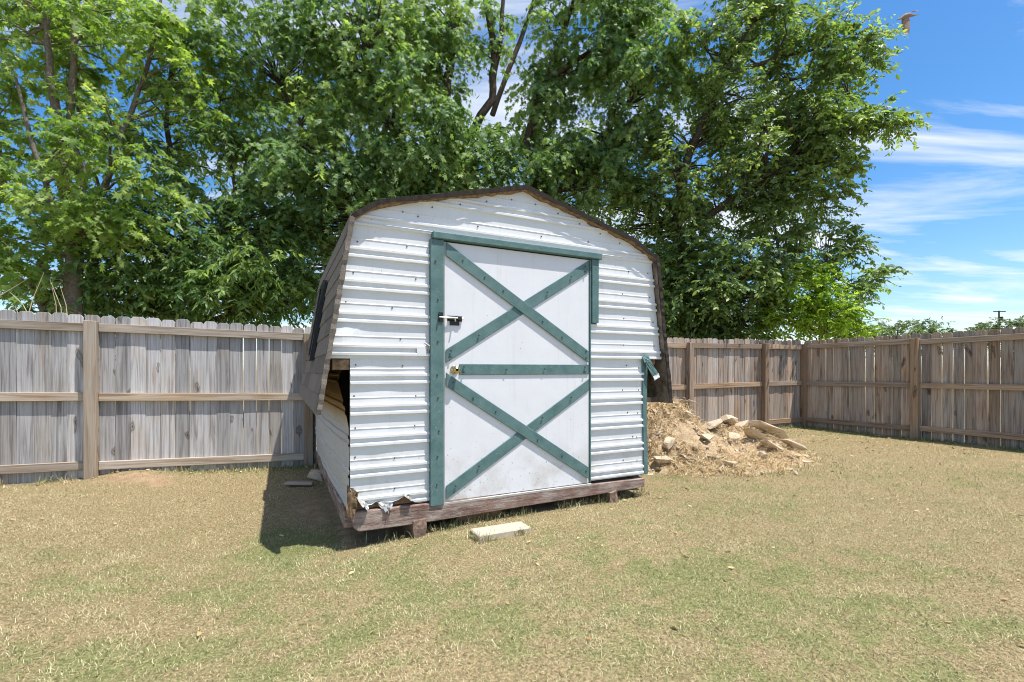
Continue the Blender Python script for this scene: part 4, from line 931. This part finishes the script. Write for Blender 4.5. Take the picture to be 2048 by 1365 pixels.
tree('oval_leaf_tree', 'spreading glossy oval-leaved tree right of the shed, its twig tips against the sky', 'tree', (4.1, 11.0, -.1),
     [stem((1375, 745, 11, .17), (1365, 600, 11, .15), (1350, 450, 11, .12), (1380, 300, 10.8, .09), (1450, 150, 10.6, .06), (1520, 10, 10.5, .03)), stem((1362, 620, 11, .09), (1420, 590, 10.7, .075), (1480, 560, 10.4, .06), (1560, 520, 10.2, .03)), stem((1355, 480, 11, .09), (1460, 400, 10.7, .07), (1600, 300, 10.4, .045), (1700, 200, 10.2, .02)),
      stem((1450, 150, 10.6, .05), (1580, 110, 10.5, .035), (1700, 85, 10.4, .012), (1765, 66, 10.3, .004)), stem((1600, 300, 10.4, .035), (1700, 270, 10.3, .018), (1828, 240, 10.2, .004)), stem((1580, 160, 10.5, .03), (1700, 140, 10.4, .015), (1805, 105, 10.3, .004)), stem((1560, 520, 10.2, .02), (1680, 560, 10.2, .012), (1770, 610, 10.2, .004))],
     [lobe(1480, 130, 10.8, 1.5, 1.3, 1.3, 36), lobe(1390, 350, 11, 1.6, 1.4, 1.3, 42), lobe(1550, 300, 10.6, 1.3, 1.3, 1.4, 40), lobe(1450, 530, 10.8, 1.6, 1.2, .9, 44), lobe(1590, 410, 10.9, .95, 1.0, .85, 26), lobe(1620, 130, 10.5, .8, 1.0, .9, 18), lobe(1650, 250, 10.4, .7, .9, .7, 14), lobe(1440, 620, 11.2, 1.5, .9, .5, 30), lobe(1530, 30, 10.8, 1.1, 1., .9, 16), lobe(1500, -90, 10.8, 1.2, 1, .8, 12),
      lobe(1700, 90, 10.4, .35, .3, .2, 4), lobe(1740, 85, 10.3, .15, .2, .08, 1), lobe(1735, 120, 10.3, .3, .3, .12, 3), lobe(1730, 250, 10.3, .35, .3, .12, 4), lobe(1780, 248, 10.2, .22, .2, .06, 2), lobe(1690, 330, 10.3, .28, .3, .25, 4), lobe(1725, 570, 10.4, .25, .3, .4, 5), lobe(1690, 490, 10.4, .25, .4, .3, 5), lobe(1430, 660, 11.6, 1.4, .8, .3, 18), lobe(1340, 650, 11.6, .9, .8, .4, 10), lobe(1400, 590, 10.4, .9, .8, .6, 14), lobe(1330, 620, 11, .9, .8, .5, 16), lobe(1310, 520, 11.2, .8, .8, .7, 14), lobe(1250, 420, 11.6, .7, .8, .7, 10)],
     'oval', 'leaf_oval', 'bark_dark', .115, 25, 13, 14, .48, .35, tint_bias=.06)
tree('leafy_bush', 'bright yellow-green bush over the fence at the right corner', 'bush', (7.0, 10.9, -.1),
     [stem((1640, 760, 10.9, .05), (1640, 640, 10.9, .035), (1650, 560, 10.9, .02))],
     [lobe(1610, 575, 10.35, .70, .45, .55, 26), lobe(1660, 630, 10.35, .58, .45, .42, 22), lobe(1570, 640, 10.6, .5, .5, .35, 12), lobe(1705, 665, 10.6, .28, .4, .2, 7)],
     'oval', 'leaf_bright', 'bark', .085, 26, 12, 13, .34, .3, tint_bias=.15)
for i, (px, py, Y, rx, rz, lb) in enumerate([(1740, 668, 60, 2.2, 1.0, 'far pale green tree top just right of the bright bush'), (1795, 662, 70, 3.0, 1.6, 'far rounded tree top over the fence right of the bush'), (1860, 662, 80, 2.6, 1.8, 'far dark domed tree top above the right fence post'),
                                        (1962, 664, 85, 2.0, 1.2, 'far small dark tree top left of the utility pole'), (2008, 660, 75, 3.0, 1.9, 'far bright green tree top under the utility pole'), (2060, 662, 85, 2.6, 1.5, 'far tree top at the right edge of the picture'), (1915, 672, 90, 2.2, .8, 'far low tree top between the domed tree and the pole')]):
    c = at(px, py, Y)
    tree('far_tree', lb, 'tree', (c[0], Y, -.6), [[(c[0], Y, -.6, .3), (c[0]+.1, Y, c[2]*.6, .22), (c[0], Y, c[2], .08)]], [(*c, rx, rx, rz, 26), (c[0], Y, c[2]-rz*1.3, rx*1.2, rx, rz, 20)], 'oval', 'leaf_far', 'bark_dark', .42, 60+i, 8, 8, .9, .3, 'tree tops beyond the fence')
pc = at(1998, 622, 95); pole = empty('utility_pole', (pc[0], 95, -.6)); tag(pole, 'thin dark utility pole far beyond the right fence', 'pole')
m = MB(); m.tube([(0, 0, 0), (0, 0, pc[2]+.6)], [.2, .14], 8); m.build('mast', M['pole'], pole)
m = MB(); m.box(-1.1, 1.3, -.08, .08, pc[2]+.35, pc[2]+.52); m.build('crossarm', M['pole'], pole)
m = MB(); m.tube([(.5, 0, pc[2]-1.4), (.5, 0, pc[2]-.6)], .28, 8); m.box(.1, .4, -.05, .05, pc[2]-1.1, pc[2]-.9); m.build('transformer', M['pole'], pole)
# bare dead branches behind the left fence
m = MB(); rr = random.Random(77)
for pts in (((-20, 605, 6.6), (20, 580, 6.7), (60, 555, 6.8)), ((70, 655, 6.5), (45, 608, 6.5), (20, 585, 6.6)), ((55, 650, 6.8), (65, 600, 6.9), (88, 545, 7.0)), ((110, 650, 6.6), (112, 610, 6.6), (104, 575, 6.6)), ((128, 650, 6.6), (122, 615, 6.6), (100, 560, 6.7)), ((135, 640, 6.6), (132, 610, 6.6), (120, 572, 6.6)), ((40, 640, 6.5), (35, 625, 6.5), (30, 612, 6.5))):
    q = [Vector(at(*p)) for p in pts]; m.tube([q[0], q[0].lerp(q[1], .5)+Vector((rr.uniform(-.02, .02), 0, .015)), q[1], q[2]], [.009, .007, .005, .002], 5)
tag(m.build('dead_branches', M['dry_twig']), 'bare dead branches poking up behind the fence at the left edge', 'branches')

# ------------------------------------------------------------------ bird
def bird():
    c = at(1815, 40, 24); m = MB(); k = 24/940
    def P(px, py, dy=0): return Vector(((px-1815)*k, dy, (40-py)*k))
    body = [(1793, 41, .012), (1800, 38.5, .03), (1806, 35, .10), (1813, 32, .125), (1819, 31, .10), (1824, 31.5, .06), (1827, 31, .055), (1830, 30.5, .035), (1838, 29.5, .006)]
    m.tube([P(a, b) for a, b, r in body], [r for a, b, r in body], 8)
    # wings: lofted thin aerofoils, one hanging towards the viewer, one raised away
    def wing(sec):
        b = len(m.v); n = 6
        for (x0, y0, x1, y1, dy, th) in sec:
            A, B_ = P(x0, y0, dy*.1), P(x1, y1, dy*.1)
            for q, (f, s) in enumerate(((0, 0), (.25, 1), (.6, .8), (1, 0), (.6, -.6), (.25, -.8))): m.v.append(tuple(A.lerp(B_, f)+Vector((0, s*th, 0))))
        for i in range(len(sec)-1):
            for q in range(n): m.f.append((b+i*n+q, b+i*n+(q+1) % n, b+(i+1)*n+(q+1) % n, b+(i+1)*n+q))
        m.f.append(tuple(b+q for q in range(n))); m.f.append(tuple(b+(len(sec)-1)*n+q for q in range(n-1, -1, -1)))
    wing([(1818, 33, 1804, 37, 0, .05), (1819, 45, 1802, 45, -.25, .04), (1818.5, 58, 1803, 57, -.4, .03), (1817, 67, 1805, 65, -.5, .02), (1814, 71.5, 1809, 70.5, -.55, .01)])
    wing([(1819, 32, 1806, 36, 0, .05), (1824, 25, 1811, 30, .25, .04), (1831, 20, 1821, 26, .4, .03), (1836, 19, 1829, 22.5, .5, .015), (1838, 20, 1835, 21.5, .52, .006)])
    o = m.build('bird', M['bird'], None, smooth=True); o.location = tuple(c); tag(o, 'brown long-billed bird flying in the blue sky, one wing down', 'bird')
bird()
